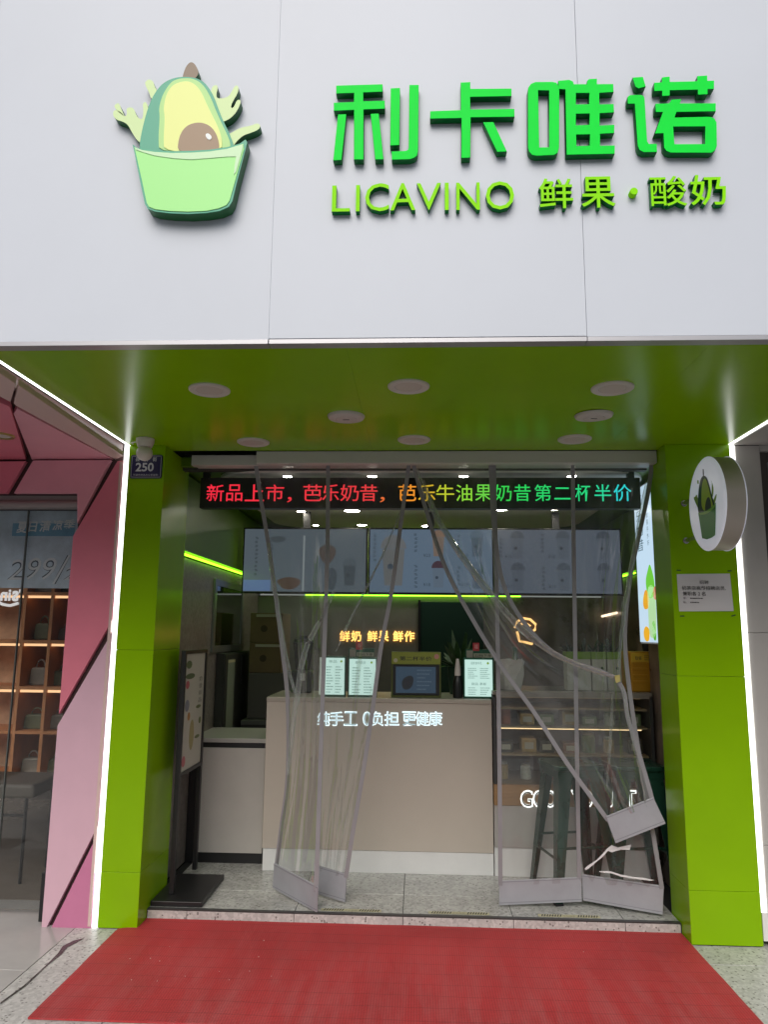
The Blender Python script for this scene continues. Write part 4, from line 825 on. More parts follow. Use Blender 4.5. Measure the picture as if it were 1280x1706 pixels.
# ------------------------------------------------------------------ menu screens
names = ['wide menu screen with sandwich pictures, left of three above the counter', 'wide menu screen with orange cup pictures, middle of three above counter', 'wide menu screen with dark lidded cups, right of three above counter']
cols = [((.052, .066, .078)), ((.062, .090, .125)), ((.055, .066, .085))]
TVY = 1.9; TVZ0 = 1.9200; TVZ1 = 2.4730
TVX = [(-1.479, -0.422), (-0.412, 0.633), (0.643, 1.688)]
for i, (x0, x1) in enumerate(TVX):
    t = thing('menu_screen', names[i], 'screen', ((x0 + x1) / 2, TVY, TVZ0), 'menu screens above the counter')
    box('housing', M_black, t, x0, x1, TVY, TVY + .05, TVZ0, TVZ1, .003)
    box('mount', M_darkgrey, t, (x0 + x1) / 2 - .03, (x0 + x1) / 2 + .03, TVY + .055, TVY + .08, TVZ1 - .2, ZI - .001)
    s = box('display', screen('menu_display_%d' % i, cols[i], .92), t, x0 + .012, x1 - .012, TVY - .003, TVY - .0005, TVZ0 + .014, TVZ1 - .012)
    DK = screen('menu_dark_%d' % i, tuple(c * .35 for c in cols[i]), 1.0); w = x1 - x0; h = TVZ1 - TVZ0
    vt = MB()
    def vline(u, a, b):
        z = TVZ0 + h * b
        while z > TVZ0 + h * a:
            for q in range(3):
                ox = random.uniform(-.006, .006); vt.box(x0 + w * u - .011 + ox, x0 + w * u + .011 + ox, TVY - .0042, TVY - .0036, z - .006 - q * .007, z - .002 - q * .007)
            z -= .034
    def cup(u, v, s_, col, lid):
        cx = x0 + w * u; cz = TVZ0 + h * v
        c = obj('cup_picture', MB().prism([(cx - .045 * s_, cz + .06 * s_), (cx + .045 * s_, cz + .06 * s_), (cx + .035 * s_, cz - .085 * s_), (cx - .035 * s_, cz - .085 * s_)], 'y', TVY - .0045, TVY - .0036), screen('cup_%s_%d' % (str(col), i), col, 1.0), s)
        lp = [(cx + .052 * s_ * math.cos(a), cz + .062 * s_ + .055 * s_ * math.sin(a)) for a in [math.pi * q / 10 for q in range(11)]]
        obj('lid_picture', MB().prism(lp, 'y', TVY - .0052, TVY - .0046), screen('lid_%s_%d' % (str(lid), i), lid, 1.0), s)
        obj('cup_logo', MB().lathe([(.0001, TVY - .0052), (.012 * s_, TVY - .0052), (.012 * s_, TVY - .0046)], (cx - .012 * s_, 0, cz - .01 * s_), 'y', 10), DK, s)
    dim = tuple(c * .78 for c in cols[i]); dk = tuple(c * .58 for c in cols[i])
    if i == 0:
        vline(.11, .30, .86); vline(.23, .40, .82)
        for (u, v, a, b, col) in ((.38, .15, .10, .055, (.040, .026, .020)), (.28, .82, .07, .03, dk), (.68, .60, .075, .085, (.040, .033, .030)), (.72, .22, .045, .10, dk)):
            lp = smooth_loop([(x0 + w * u + a * math.cos(q) * (1 + .25 * math.sin(3 * q)), TVZ0 + h * v + b * math.sin(q)) for q in [2 * math.pi * k / 9 for k in range(9)]])
            obj('food_picture', MB().prism(lp, 'y', TVY - .0045, TVY - .0036), screen('food_%s' % str(col), col, 1.0), s)
        cup(.86, .30, 1.15, dk, dim)
        box('blue_band', screen('menu_blue', (.045, .07, .13), 1.2), s, x0 + .014, x0 + w * .23, TVY - .0036, TVY - .0031, TVZ0 + .018, TVZ0 + h * .2)
        box('panel_divider', screen('menu_divider', (.10, .115, .12), 1.2), s, x0 + w * .485, x0 + w * .50, TVY - .0042, TVY - .0036, TVZ0 + .02, TVZ0 + h * .88)
    elif i == 1:
        vline(.05, .5, .9); vline(.38, .66, .92); vline(.38, .1, .44); vline(.72, .62, .9); vline(.72, .12, .42)
        cup(.20, .45, 2.1, (.066, .070, .072), (.070, .074, .078)); cup(.56, .74, 1.1, (.090, .068, .055), (.11, .070, .05)); cup(.56, .27, 1.1, (.055, .075, .10), (.03, .018, .025))
        cup(.87, .74, 1.1, dk, dim); cup(.87, .26, 1.1, dk, dim)
        for u, v, p in ((.44, .56, '¥23'), (.44, .12, '¥18'), (.74, .56, '¥22'), (.74, .12, '¥19')): text('price', p, DK, s, x0 + w * u, x0 + w * (u + .055), TVZ0 + h * v, TVZ0 + h * (v + .05), TVY - .0042)
    else:
        vline(.38, .66, .92); vline(.38, .08, .42); vline(.05, .6, .85)
        for u in (.18, .54, .86):
            cup(u, .72, 1.15, dim, dk); cup(u, .24, 1.15, dim, dk)
        for u, v, p in ((.08, .55, '¥16'), (.42, .55, '¥18'), (.08, .1, '¥17'), (.42, .1, '¥19')): text('price', p, DK, s, x0 + w * u, x0 + w * (u + .055), TVZ0 + h * v, TVZ0 + h * (v + .05), TVY - .0042)
    stuff(obj('vertical_writing', vt, DK, s))

# interior downlights
DL = emis('warm_downlight', (1, .93, .80), 45.)
for i, (x, y, r, lb) in enumerate(((-.531, 2.70, .045, 'lit ceiling downlight above left menu screen, right of its pair'), (-.978, 2.72, .03, 'small lit ceiling downlight above left menu screen'),
        (-.992, 1.903, .035, 'warm lit downlight left of the second curtain edge'), (-.553, 1.867, .065, 'large bright downlight under the left half of ticker'),
        (.099, 2.75, .06, 'bright oval downlight above the middle menu screen'), (.688, 1.793, .06, 'large bright downlight under the right half of ticker'),
        (1.13, 1.789, .035, 'small lit downlight right of the large right one'), (-.861, .485, .03, 'small lit downlight over left part of ticker'), (-.299, .485, .03, 'small lit downlight over ticker left of centre'),
        (.30, .485, .03, 'small lit downlight over ticker right of centre'), (1.0, .485, .03, 'small lit downlight over right part of ticker'))):
    t = thing('downlight', lb, 'downlight', (x, y, ZI), 'lit downlights inside the shop')
    obj('lamp_ring', MB().lathe([(r, 0), (r, -.006), (r * 1.25, -.006), (r * 1.25, 0)], (x, y, ZI - .001), n=20), M_wht, t, smooth=True)
    obj('lamp_glass', MB().lathe([(.0001, -.004), (r * .98, -.004), (r * .98, -.001)], (x, y, ZI - .001), n=20), DL, t)

# ------------------------------------------------------------------ back wall items
NEO = emis('orange_neon', (1, .50, .12), 1.6)
nt_ = thing('neon_slogan', 'orange neon Chinese slogan glowing on the dark back wall', 'neon sign', (0, 2.98, 1.6))
for ch, b in [('鲜', (-0.757, -0.657, 1.513, 1.617)), ('奶', (-0.645, -0.546, 1.514, 1.618)), ('鲜', (-0.488, -0.388, 1.516, 1.619)), ('果', (-0.377, -0.278, 1.517, 1.62)), ('鲜', (-0.237, -0.138, 1.518, 1.621)), ('作', (-0.127, -0.028, 1.519, 1.622))]: text('neon_character', ch, NEO, nt_, b[0], b[1], b[2], b[3], 2.985, .008, bold=.02)
nc = thing('neon_cup', 'warm neon outline of a cup glowing on the brown stone wall', 'neon sign', (1.0, 2.98, 1.65))
NEO2 = emis('warm_neon', (1, .58, .20), 1.1)
for pts_ in [[(0.937, 2.985, 1.66), (0.961, 2.985, 1.718), (1.019, 2.985, 1.753), (1.088, 2.985, 1.742), (1.139, 2.985, 1.696), (1.132, 2.985, 1.645), (1.097, 2.985, 1.622)], [(0.995, 2.985, 1.695), (1.041, 2.985, 1.707), (1.087, 2.985, 1.679), (1.063, 2.985, 1.65)], [(0.959, 2.985, 1.626), (0.97, 2.985, 1.581), (0.981, 2.985, 1.535), (1.038, 2.985, 1.524), (1.106, 2.985, 1.508)]]: obj('neon_tube', MB().tube(pts_, .012, 8), NEO2, nc, smooth=True)
door = box('door', mat('dark_green_door', (.010, .040, .026), .35), shop, 0.0300, 0.6340, 2.965, 2.998, FL, 1.9020, .003)
box('door_frame', M_black, door, 0.0070, 0.0300 - .001, 2.95, 2.998, FL, 1.9190)
lb_ = thing('wall_lamp', 'slim warm lit lamp bar on the right wall beyond planters', 'wall lamp', (1.78, 2.3, 1.7))
obj('lamp_tube', MB().tube([(1.78, 3.898, 1.745), (1.78, 2.48, 1.797)], .011, 8), emis('warm_bar', (1, .78, .55), 1.4), lb_, smooth=True)
obj('lamp_arm', MB().tube([(1.801, 3.098, 1.773), (1.779, 3.098, 1.773)], .006, 6), M_black, lb_)
wc = thing('work_counter', 'dark back counter under the stacked brown boxes', 'counter', (-.9, 2.4, FL))
WZ = 0.8770
box('counter_body', M_darkgrey, wc, -1.46, .40, 2.0, 2.7, FL, WZ - .04); box('counter_top', mat('work_top', (.12, .12, .12), .3), wc, -1.46, .40, 1.98, 2.7, WZ - .0385, WZ, .003)


# ------------------------------------------------------------------ left interior: cabinet, fridge, boxes, mirror, sign stand
cbx = -1.0340; cz = 0.8720
cb = thing('side_cabinet', 'low white cabinet with black trim standing left of the counter', 'cabinet', (-1.3, 1.2, FL))
box('carcass', M_black, cb, -1.572, cbx, .99, 1.55, FL, cz - .03)
box('worktop', mat('cabinet_top', (.42, .41, .38), .35), cb, -1.572, cbx, .975, 1.55, cz - .0295, cz, .003)
box('cabinet_door', mat('cabinet_white', (.50, .475, .44), .4, var=.04), cb, -1.50, cbx - .012, .978, .9895, 0.1260, 0.8080, .003)
dw = thing('wall_cupboard', 'tall dark cupboard along the left wall under the mirror', 'cupboard', (-1.5, 1.9, FL))
dz = 1.4290
box('cupboard_body', mat('charcoal_laminate', (.035, .036, .032), .4, var=.15), dw, -1.573, -1.51, 1.56, 2.94, FL, dz, .002)
box('cupboard_door', mat('charcoal_laminate', (.035, .036, .032), .4), dw, -1.5095, -1.50, 1.57, 2.25, FL + .1, dz - .01, .002); box('cupboard_door', mat('charcoal_laminate', (.035, .036, .032), .4), dw, -1.5095, -1.50, 2.256, 2.93, FL + .1, dz - .01, .002)
box('pale_notice', mat('pale_green_paper', (.22, .25, .18), .6), dw, -1.4995, -1.498, 1.64, 1.86, dz - .62, dz - .05)
box('notice_head', mat('notice_cream', (.5, .45, .25), .6), dw, -1.4975, -1.4968, 1.64, 1.86, dz - .075, dz - .055)
box('handle_plate', M_black, dw, -1.4995, -1.49, 2.08, 2.22, dz - .26, dz - .02)
mr_ = thing('wall_mirror', 'aluminium framed wall mirror on the grey terrazzo wall', 'mirror', (-1.56, 1.9, 1.6))
my0, my1 = 1.3850, 2.3210; mz0, mz1 = 1.4400, 2.0020
M_al = mat('mirror_aluminium', (.32, .33, .33), .35, metal=.8)
box('frame', M_al, mr_, -1.574, -1.556, my0, my0 + .05, mz0, mz1); box('frame', M_al, mr_, -1.574, -1.556, my1 - .05, my1, mz0, mz1)
box('frame', M_al, mr_, -1.574, -1.556, my0 + .0505, my1 - .0505, mz0, mz0 + .05); box('frame', M_al, mr_, -1.574, -1.556, my0 + .0505, my1 - .0505, mz1 - .05, mz1)
box('mirror_glass', mat('mirror_glass', (.35, .37, .36), .06, metal=1.), mr_, -1.5735, -1.562, my0 + .051, my1 - .051, mz0 + .051, mz1 - .051)
M_card = mat('brown_carton', (.16, .105, .055), .7, var=.12)
M_tp = mat('pale_tape', (.42, .38, .32), .4)
bx0, bx1 = -1.4370, -1.1570
zz = [WZ + .0015, 1.2560, 1.5070, 1.7610]
for i, (lb, m_) in enumerate((('dark grey storage box at the bottom of stack left of counter', mat('grey_storage_box', (.10, .09, .085), .5)), ('brown cardboard box in the middle of stack left of counter', M_card), ('brown cardboard box on top of stack left of counter', M_card))):
    t = thing('storage_box', lb, 'box', ((bx0 + bx1) / 2, 2.3, zz[i]), 'boxes stacked on the back counter')
    box('box_body', m_, t, bx0, bx1 + (.03 if i == 0 else 0), 2.1, 2.5, zz[i] + .001, zz[i + 1] - .001, .004)
    if i: box('tape', M_tp, t, bx0 + .05, bx1 - .02, 2.094, 2.0995, zz[i + 1] - .035, zz[i + 1] - .012); obj('carton_print', MB().lathe([(.0001, 2.0985), (.03, 2.0985), (.03, 2.0995)], ((bx0 + bx1) / 2 - .02, 0, zz[i] + .12), 'y', 12), mat('carton_ink', (.05, .03, .015), .6), t)
# poster stand
ps = thing('poster_stand', 'black metal poster stand with flat base just inside the left pillar', 'sign stand', (-1.36, .42, FL))
obj('base_plate', MB().prism([(-1.512, .172), (-1.215, .172), (-1.215, .66), (-1.512, .66)], 'z', FL + .0015, FL + .03), M_black, ps, bevel=.004)
px_ = -1.43; pz0, pz1 = 0.7470, 1.4690; py0, py1 = 0.2940, 0.7420
for yy in (py0, py1): box('post', M_black, ps, px_ - .014, px_ + .014, yy - .016, yy + .016, FL + .0305, pz1 + .012, .003)
for z in (pz0 - .012, pz1 - .010): box('frame_bar', M_black, ps, px_ - .0135, px_ + .0135, py0 + .0165, py1 - .0165, z, z + .022)
sh_ = box('poster_sheet', mat('poster_cream', (.46, .43, .37), .5), ps, px_ - .004, px_ + .006, py0 + .0165, py1 - .0165, pz0 + .0105, pz1 - .0105)
def pb(nm, col, u0, u1, v0, v1, k=6):
    a = py0 + (py1 - py0) * (u0 + u1) / 2; b = pz0 + (pz1 - pz0) * (v0 + v1) / 2; ru = (py1 - py0) * (u1 - u0) / 2; rv = (pz1 - pz0) * (v1 - v0) / 2
    obj(nm, MB().prism([(a + ru * math.cos(2 * math.pi * q / 14), b + rv * math.sin(2 * math.pi * q / 14)) for q in range(14)], 'x', px_ + .0062, px_ + .0068), mat('poster_ink_%s' % (col,), col, .5), sh_)
for a in ((.08, .34, .86, .93), (.08, .50, .77, .82)): pb('green_mark', (.10, .13, .06), *a)
pb('red_fruit', (.42, .09, .11), .1, .26, .69, .76); pb('red_fruit', (.45, .12, .14), .08, .24, .05, .14); pb('orange_fruit', (.40, .19, .05), .24, .36, .42, .49)
pb('drink_picture', (.33, .28, .13), .36, .58, .16, .42); pb('grey_picture', (.20, .20, .24), .1, .3, .50, .60); pb('leaf_picture', (.12, .14, .05), .62, .86, .50, .53); pb('leaf_picture', (.12, .14, .05), .62, .86, .24, .27); pb('leaf_picture', (.12, .14, .05), .78, .9, .36, .42)
v_, f_ = glyphs('新'); 
for k, ch in enumerate('奶昔新品'): text('character', ch, mat('poster_ink_dark', (.10, .09, .07), .5), sh_, py0 + (py1 - py0) * .72, py0 + (py1 - py0) * .88, pz1 - .16 - k * .045 - .03, pz1 - .16 - k * .045, px_ + .0064, face='x+')


# right wall light box poster
lx = thing('light_box', 'tall glowing white light box poster with green drink and fruit on right wall', 'light box', (1.53, .64, 1.53))
ly0, ly1, lz0, lz1 = .335, .89, 1.545, 2.60
box('housing', M_wht, lx, 1.512, 1.569, ly0, ly1, lz0, lz1, .003)
sf = box('lit_face', screen('light_box_face', (.50, .66, .80), .72), lx, 1.506, 1.5115, ly0 + .012, ly1 - .012, lz0 + .012, lz1 - .012)
def lp(nm, col, s, st=.7, x=1.5045):
    obj(nm, MB().prism(smooth_loop([tuple(p) for p in s]), 'x', x, x + .001), screen('light_box_%s' % (col,), col, st), sf)
lp('glass_drink', (0.42, 0.66, 0.36), [(0.668, 1.925), (0.509, 1.914), (0.512, 1.745), (0.525, 1.588), (0.672, 1.58), (0.67, 1.749)])
lp('green_drink', (0.14, 0.55, 0.03), [(0.702, 1.954), (0.64, 2.021), (0.595, 2.064), (0.554, 2.013), (0.517, 1.942), (0.518, 1.858), (0.595, 1.831), (0.667, 1.85)])
lp('orange_fruit', (0.75, 0.34, 0.02), [(0.774, 1.832), (0.723, 1.9), (0.661, 1.889), (0.633, 1.825), (0.653, 1.776), (0.731, 1.767), (0.768, 1.784)])
lp('orange_fruit', (0.78, 0.4, 0.02), [(0.792, 1.634), (0.735, 1.665), (0.662, 1.641), (0.673, 1.572), (0.726, 1.556), (0.787, 1.579)])
lp('red_fruit', (0.55, 0.1, 0.1), [(0.562, 1.883), (0.497, 1.917), (0.48, 1.875), (0.489, 1.819), (0.547, 1.829)])
lp('green_leaf', (0.1, 0.4, 0.02), [(0.606, 1.683), (0.543, 1.7), (0.528, 1.573), (0.577, 1.565), (0.605, 1.614)])
for k, ch in enumerate('芭乐奶昔'): text('character', ch, screen('light_box_ink', (.02, .07, .09), .5), sf, .84, .70, 2.46 - k * .10, 2.54 - k * .10, 1.5044, face='x-')
for k in range(5): text('character', '鲜果手作好'[k], screen('light_box_ink', (.02, .07, .09), .5), sf, .62, .585, 2.36 - k * .045, 2.395 - k * .045, 1.5044, face='x-')


# ------------------------------------------------------------------ pillar fittings
# dome camera
cx_, cy_ = -1.583, -.158
dcam = thing('security_camera', 'small white security camera with round head under the canopy corner', 'camera', (cx_, cy_, ZC))
obj('base', MB().lathe([(.052, ZC - .0012), (.051, ZC - .022), (.040, ZC - .050), (.001, ZC - .051)], (cx_, cy_, 0), n=28), mat('camera_white', (.62, .58, .52), .4), dcam, smooth=True)
obj('ball_head', MB().lathe([(.001, ZC - .132)] + [(.046 * math.sin(math.pi * k / 12), ZC - .086 - .046 * math.cos(math.pi * k / 12)) for k in range(1, 12)] + [(.001, ZC - .04)], (cx_, cy_, 0), n=28), mat('camera_white', (.62, .58, .52), .4), dcam, smooth=True)
obj('cable', MB().tube([(cx_ - .058, cy_, ZC - .02), (cx_ - .09, cy_ + .02, ZC - .018), (cx_ - .10, cy_ + .07, ZC - .012)], .004, 6), M_wht, dcam)
# house number plate
hp = thing('number_plate', 'dark blue house number plate 250 on the left green pillar', 'number plate', (-1.62, -.004, 2.57))
hx0, hx1, hz0, hz1 = -1.7220, -1.5290, 2.4970, 2.6410
obj('plate', MB().prism(rrect(hx0, hx1, hz0, hz1, .012), 'y', -.008, -.0012), mat('plate_blue', (.012, .010, .075), .3), hp, bevel=.001)
M_pw = mat('plate_white', (.62, .62, .68), .4)
for a in ((hx0 + .008, hx1 - .008, hz0 + .0065, hz0 + .0085), (hx0 + .008, hx1 - .008, hz1 - .0085, hz1 - .0065), (hx0 + .0065, hx0 + .0085, hz0 + .010, hz1 - .010), (hx1 - .0085, hx1 - .0065, hz0 + .010, hz1 - .010)):
    box('border_line', M_pw, hp, a[0], a[1], -.0092, -.0084, a[2], a[3])
w_, h_ = hx1 - hx0, hz1 - hz0
text('digits', '250', M_pw, hp, hx0 + w_ * .17, hx0 + w_ * .74, hz0 + h_ * .29, hz0 + h_ * .66, -.0090, bold=.025)
for k, ch in enumerate('县前街'): text('character', ch, M_pw, hp, hx0 + w_ * (.15 + .27 * k), hx0 + w_ * (.28 + .27 * k), hz0 + h_ * .72, hz0 + h_ * .90, -.0090, bold=.01)
text('small_writing', '平湖市地名办公室监制', M_pw, hp, hx0 + w_ * .10, hx0 + w_ * .88, hz0 + h_ * .10, hz0 + h_ * .19, -.0090)
# paper notice with tape marks
pn_ = thing('paper_notice', 'white printed recruitment notice stuck on the right green pillar', 'notice', (1.62, -.003, 1.84))
q = [(1.468, 1.944), (1.763, 1.949), (1.769, 1.739), (1.47, 1.735)]
obj('paper', MB().add([(p[0], -.0016 - .004 * (k == 2), p[1]) for k, p in enumerate(q)] + [(p[0], -.0012 - .004 * (k == 2), p[1]) for k, p in enumerate(q)], [(0, 1, 2, 3), (7, 6, 5, 4), (0, 4, 5, 1), (1, 5, 6, 2), (2, 6, 7, 3), (3, 7, 4, 0)]), mat('office_paper', (.62, .60, .60), .7), pn_)
nx0, nx1, nz0, nz1 = q[3][0], q[2][0], q[3][1], q[0][1]; nw, nh = nx1 - nx0, nz1 - nz0
def nt2(s, u0, u1, v0, v1, b=0.): text('writing', s, M_prn, pn_, nx0 + nw * u0, nx0 + nw * u1, nz0 + nh * v0, nz0 + nh * v1, -.0064, bold=b)
nt2('招聘', .40, .57, .735, .83); nt2('奶茶店高薪招聘店员,', .07, .88, .57, .68, .005); nt2('兼职各 2 名', .08, .50, .42, .53, .005)
nt2('李:', .08, .14, .325, .38); nt2('陈:', .08, .14, .215, .27)
obj('number_lines', rows(nx0 + nw * .19, nx0 + nw * .54, nz0 + nh * .31, nz0 + nh * .39, 1, -.0064, 1), M_prn, pn_); obj('number_lines', rows(nx0 + nw * .19, nx0 + nw * .54, nz0 + nh * .20, nz0 + nh * .28, 1, -.0064, 1), M_prn, pn_)
for k, (x, z, a_) in enumerate([(1.48, 1.966, -0.05), (1.763, 1.964, 0.05), (1.485, 1.709, 0.0), (1.768, 1.714, 0.3)]):
    mb = MB(); c, s = math.cos(a_), math.sin(a_); e = [(-.012, -.003), (.012, -.003), (.012, .003), (-.012, .003)]
    mb.prism([(x + c * u - s * v, z + s * u + c * v) for u, v in e], 'y', -.0022, -.0012)
    obj('tape_scrap', mb, mat('dark_green_tape', (.01, .05, .015), .3), pn_)
# round blade sign
bs = thing('blade_sign', 'round double sided blade sign with white faces on the right green pillar', 'blade sign', (1.53, -.48, 2.27))
BY, BZ, BR = -.458, 2.268, .238
obj('drum', MB().lathe([(BR, 1.484), (BR, 1.576)], (0, BY, BZ), 'x', 64), mat('brushed_steel_drum', (.40, .36, .31), .45, metal=.35), bs, smooth=True)
fa = obj('sign_face', MB().lathe([(.0001, 1.474), (BR - .03, 1.474), (BR - .004, 1.477), (BR + .004, 1.4835)], (0, BY, BZ), 'x', 64), mat('sign_face_white', (.78, .79, .82), .3, emit=(.8, .83, 1.), estr=.16), bs, smooth=True)
obj('sign_face', MB().lathe([(BR + .004, 1.5765), (BR - .004, 1.583), (BR - .03, 1.586), (.0001, 1.586)], (0, BY, BZ), 'x', 64), mat('sign_face_white', (.78, .79, .82), .3, emit=(.8, .83, 1.), estr=.16), bs, smooth=True)
for z in (2.35, 2.135): obj('bracket', MB().tube([(1.53, -.001, z), (1.53, BY + math.sqrt(BR ** 2 - (z - BZ) ** 2) - .004, z)], .012, 10), mat('bracket_steel', (.5, .5, .5), .25, metal=.9), bs, smooth=True); obj('bracket_plate', MB().lathe([(.018, -.0012), (.018, -.006), (.013, -.007)], (1.53, 0, z), 'y', 18), mat('bracket_steel', (.5, .5, .5), .25, metal=.9), bs, smooth=True)
for nm, col, x, s in [('splash_print', (0.26, 0.42, 0.02), 1.4732, [(-0.358, 2.259), (-0.327, 2.296), (-0.302, 2.33), (-0.329, 2.328), (-0.348, 2.341), (-0.366, 2.309), (-0.391, 2.279), (-0.386, 2.248)]), ('splash_print', (0.26, 0.42, 0.02), 1.4732, [(-0.55, 2.33), (-0.559, 2.359), (-0.546, 2.374), (-0.567, 2.345), (-0.573, 2.319), (-0.558, 2.286), (-0.543, 2.289)]), ('splash_print', (0.26, 0.42, 0.02), 1.4732, [(-0.537, 2.253), (-0.588, 2.286), (-0.608, 2.294), (-0.595, 2.267), (-0.566, 2.242)]), ('splash_print', (0.26, 0.42, 0.02), 1.4732, [(-0.364, 2.399), (-0.38, 2.414), (-0.39, 2.394), (-0.381, 2.383)]), ('stem_print', (0.02, 0.03, 0.01), 1.4732, [(-0.45, 2.454), (-0.465, 2.448), (-0.461, 2.407), (-0.448, 2.41)]), ('skin_print', (0.015, 0.04, 0.01), 1.4722, [(-0.35, 2.229), (-0.366, 2.309), (-0.39, 2.375), (-0.423, 2.409), (-0.458, 2.417), (-0.497, 2.401), (-0.522, 2.36), (-0.549, 2.294), (-0.576, 2.246), (-0.588, 2.208), (-0.478, 2.202)]), ('flesh_print', (0.44, 0.58, 0.02), 1.4712, [(-0.405, 2.251), (-0.424, 2.349), (-0.447, 2.391), (-0.477, 2.399), (-0.505, 2.373), (-0.525, 2.316), (-0.553, 2.256), (-0.558, 2.225), (-0.483, 2.219)]), ('stone_print', (0.02, 0.02, 0.01), 1.4702, [(-0.454, 2.237), (-0.47, 2.277), (-0.506, 2.299), (-0.532, 2.278), (-0.538, 2.241), (-0.515, 2.208), (-0.469, 2.209)]), ('cup_print', (0.03, 0.24, 0.015), 1.4692, [(-0.366, 2.237), (-0.427, 2.23), (-0.49, 2.231), (-0.553, 2.238), (-0.598, 2.25), (-0.584, 2.173), (-0.565, 2.092), (-0.521, 2.085), (-0.459, 2.084), (-0.398, 2.098)]), ('cup_band_print', (0.22, 0.5, 0.05), 1.4682, [(-0.374, 2.233), (-0.429, 2.227), (-0.495, 2.227), (-0.555, 2.235), (-0.598, 2.247), (-0.597, 2.235), (-0.553, 2.221), (-0.49, 2.212), (-0.427, 2.215), (-0.38, 2.224)])]:
    obj(nm, MB().prism(smooth_loop(s, 2) if nm != 'cup_print' else s, 'x', x, x + .0006), mat('blade_print_%s' % nm, col, .35), fa)


# ------------------------------------------------------------------ left neighbour, right neighbour
pk = thing('pink_shop', 'neighbouring pink shopfront with angular panels and dark grooves at left', 'shop', (-2.6, 0, 0))
PM = dict(dk=mat('deep_pink_panel', (.74, .21, .28), .3, var=.04), md=mat('rose_pink_panel', (.80, .37, .44), .3, var=.04), pl=mat('pale_pink_panel', (.66, .42, .50), .3, var=.03), dk2=mat('mid_pink_panel', (.56, .19, .33), .3, var=.04), tr=mat('beige_pink_trim', (.66, .48, .44), .3))
for nm, c_, s in [('pink_panel', 'dk', [(-3.129, 2.596), (-3.107, 2.406), (-2.474, 2.407), (-2.374, 2.606)]), ('pink_panel', 'md', [(-2.329, 2.61), (-1.849, 2.613), (-2.025, 2.225), (-2.039, 2.407), (-2.429, 2.407)]), ('pink_panel', 'dk', [(-1.808, 2.605), (-1.768, 2.609), (-1.771, 1.663), (-2.046, 1.125), (-2.044, 2.15)]), ('pink_panel', 'pl', [(-1.766, 1.594), (-1.772, 0.531), (-2.022, -0.007), (-2.049, -0.008), (-2.048, 1.062)]), ('pink_panel', 'dk2', [(-1.778, 0.471), (-1.773, -0.001), (-1.996, -0.007)])]: obj(nm, MB().prism(s, 'y', 0.0, .03), PM[c_], pk, bevel=.003)
for nm, c_, s in [('soffit_panel', 'md', [(-1.878, -0.997), (-1.846, 0.046), (-2.357, 0.043), (-1.942, -0.912)]), ('soffit_panel', 'dk', [(-2.006, -1.714), (-1.896, -1.026), (-2.394, 0.042), (-3.372, 0.118)]), ('soffit_trim', 'tr', [(-1.693, -1.324), (-1.748, -0.061), (-1.832, 0.03), (-1.858, -1.043), (-1.849, -1.079)]), ('soffit_trim', 'tr', [(-1.663, -2.066), (-1.695, -1.339), (-1.854, -1.097), (-1.887, -1.752)])]: obj(nm, MB().prism(s, 'z', 2.62, 2.65), PM[c_], pk, bevel=.002)
box('beam_side', mat('beam_side_dark', (.20, .11, .11), .4), pk, -1.80, -1.778, YF + .05, -.001, 2.651, 2.71)
M_groove = mat('groove_brown', (.07, .035, .035), .8)
box('wall_backing', M_groove, pk, -3.3, -1.776, .032, .07, 2.40, 2.66); box('wall_backing', M_groove, pk, -2.035, -1.776, .032, .30, 0, 2.40)
box('soffit_backing', M_groove, pk, -3.3, -1.803, YF + .05, .03, 2.652, 2.70)
box('edge_trim', PM['tr'], pk, -1.792, -1.776, -.004, .028, .01, 2.60, .002)
# window
M_val = mat('valance_grey', (.30, .26, .25), .5)
box('window_head', M_val, pk, -3.3, -2.0, .04, .16, 2.3350, 2.405)
obj('roller_tube', MB().tube([(-3.3, .03, 2.3460), (-2.035, .03, 2.3460)], .022, 12), M_val, pk, smooth=True)
box('window_glass', film('neighbour_glass', .02, .01, .02, 1.5, .8, (.94, .95, .94)), pk, -3.3, -2.036, .18, .188, .02, 2.33)
box('glass_edge', mat('glass_edge_green', (.10, .11, .10), .3), pk, -2.4260 - .003, -2.4260 + .003, .176, .192, .02, 2.33)
box('side_wall', mat('dark_shop_wall', (.06, .05, .045), .6, var=.2), pk, -2.04, -1.77, .31, 3.2, 0, 2.7); box('rear_wall', mat('dark_shop_wall', (.14, .11, .09), .6, var=.3), pk, -5, -2.05, 3.0, 3.2, 0, 2.7)
box('inner_ceiling', mat('dark_shop_wall', (.06, .05, .045), .6), pk, -5, -2.05, .2, 3.2, 2.66, 2.75)
nf = struct(box('neighbour_floor', mat('brown_shop_floor', (.20, .165, .135), .14, var=.2, vscale=1.5), None, -5, -2.042, .39, 3.0, -.04, .002))
po = thing('window_poster', 'grey blue summer sale poster hanging inside the pink shop window', 'poster', (-2.4, .21, 2.1))
pz0_, pz1_ = 1.8520, 2.3350
sheet_ = box('sheet', mat('poster_grey_blue', (.60, .70, .80), .5, var=.3, vscale=3.5), po, -3.3, -2.06, .205, .208, pz0_, pz1_)
bd = box('blue_patch', mat('poster_blue', (.20, .42, .60), .5, var=.15), po, -2.5320, -2.1340, .203, .2045, 2.1750, 2.2550)
for ch, b in [('夏', (-2.506, -2.44, 2.194, 2.266)), ('日', (-2.429, -2.379, 2.201, 2.266)), ('清', (-2.361, -2.292, 2.202, 2.274)), ('凉', (-2.277, -2.216, 2.209, 2.277)), ('季', (-2.209, -2.136, 2.217, 2.281))]: text('character', ch, mat('poster_letter', (.9, .9, .9), .5), bd, b[0], b[1], b[2], b[3], .2018, bold=.02, shear=.1)
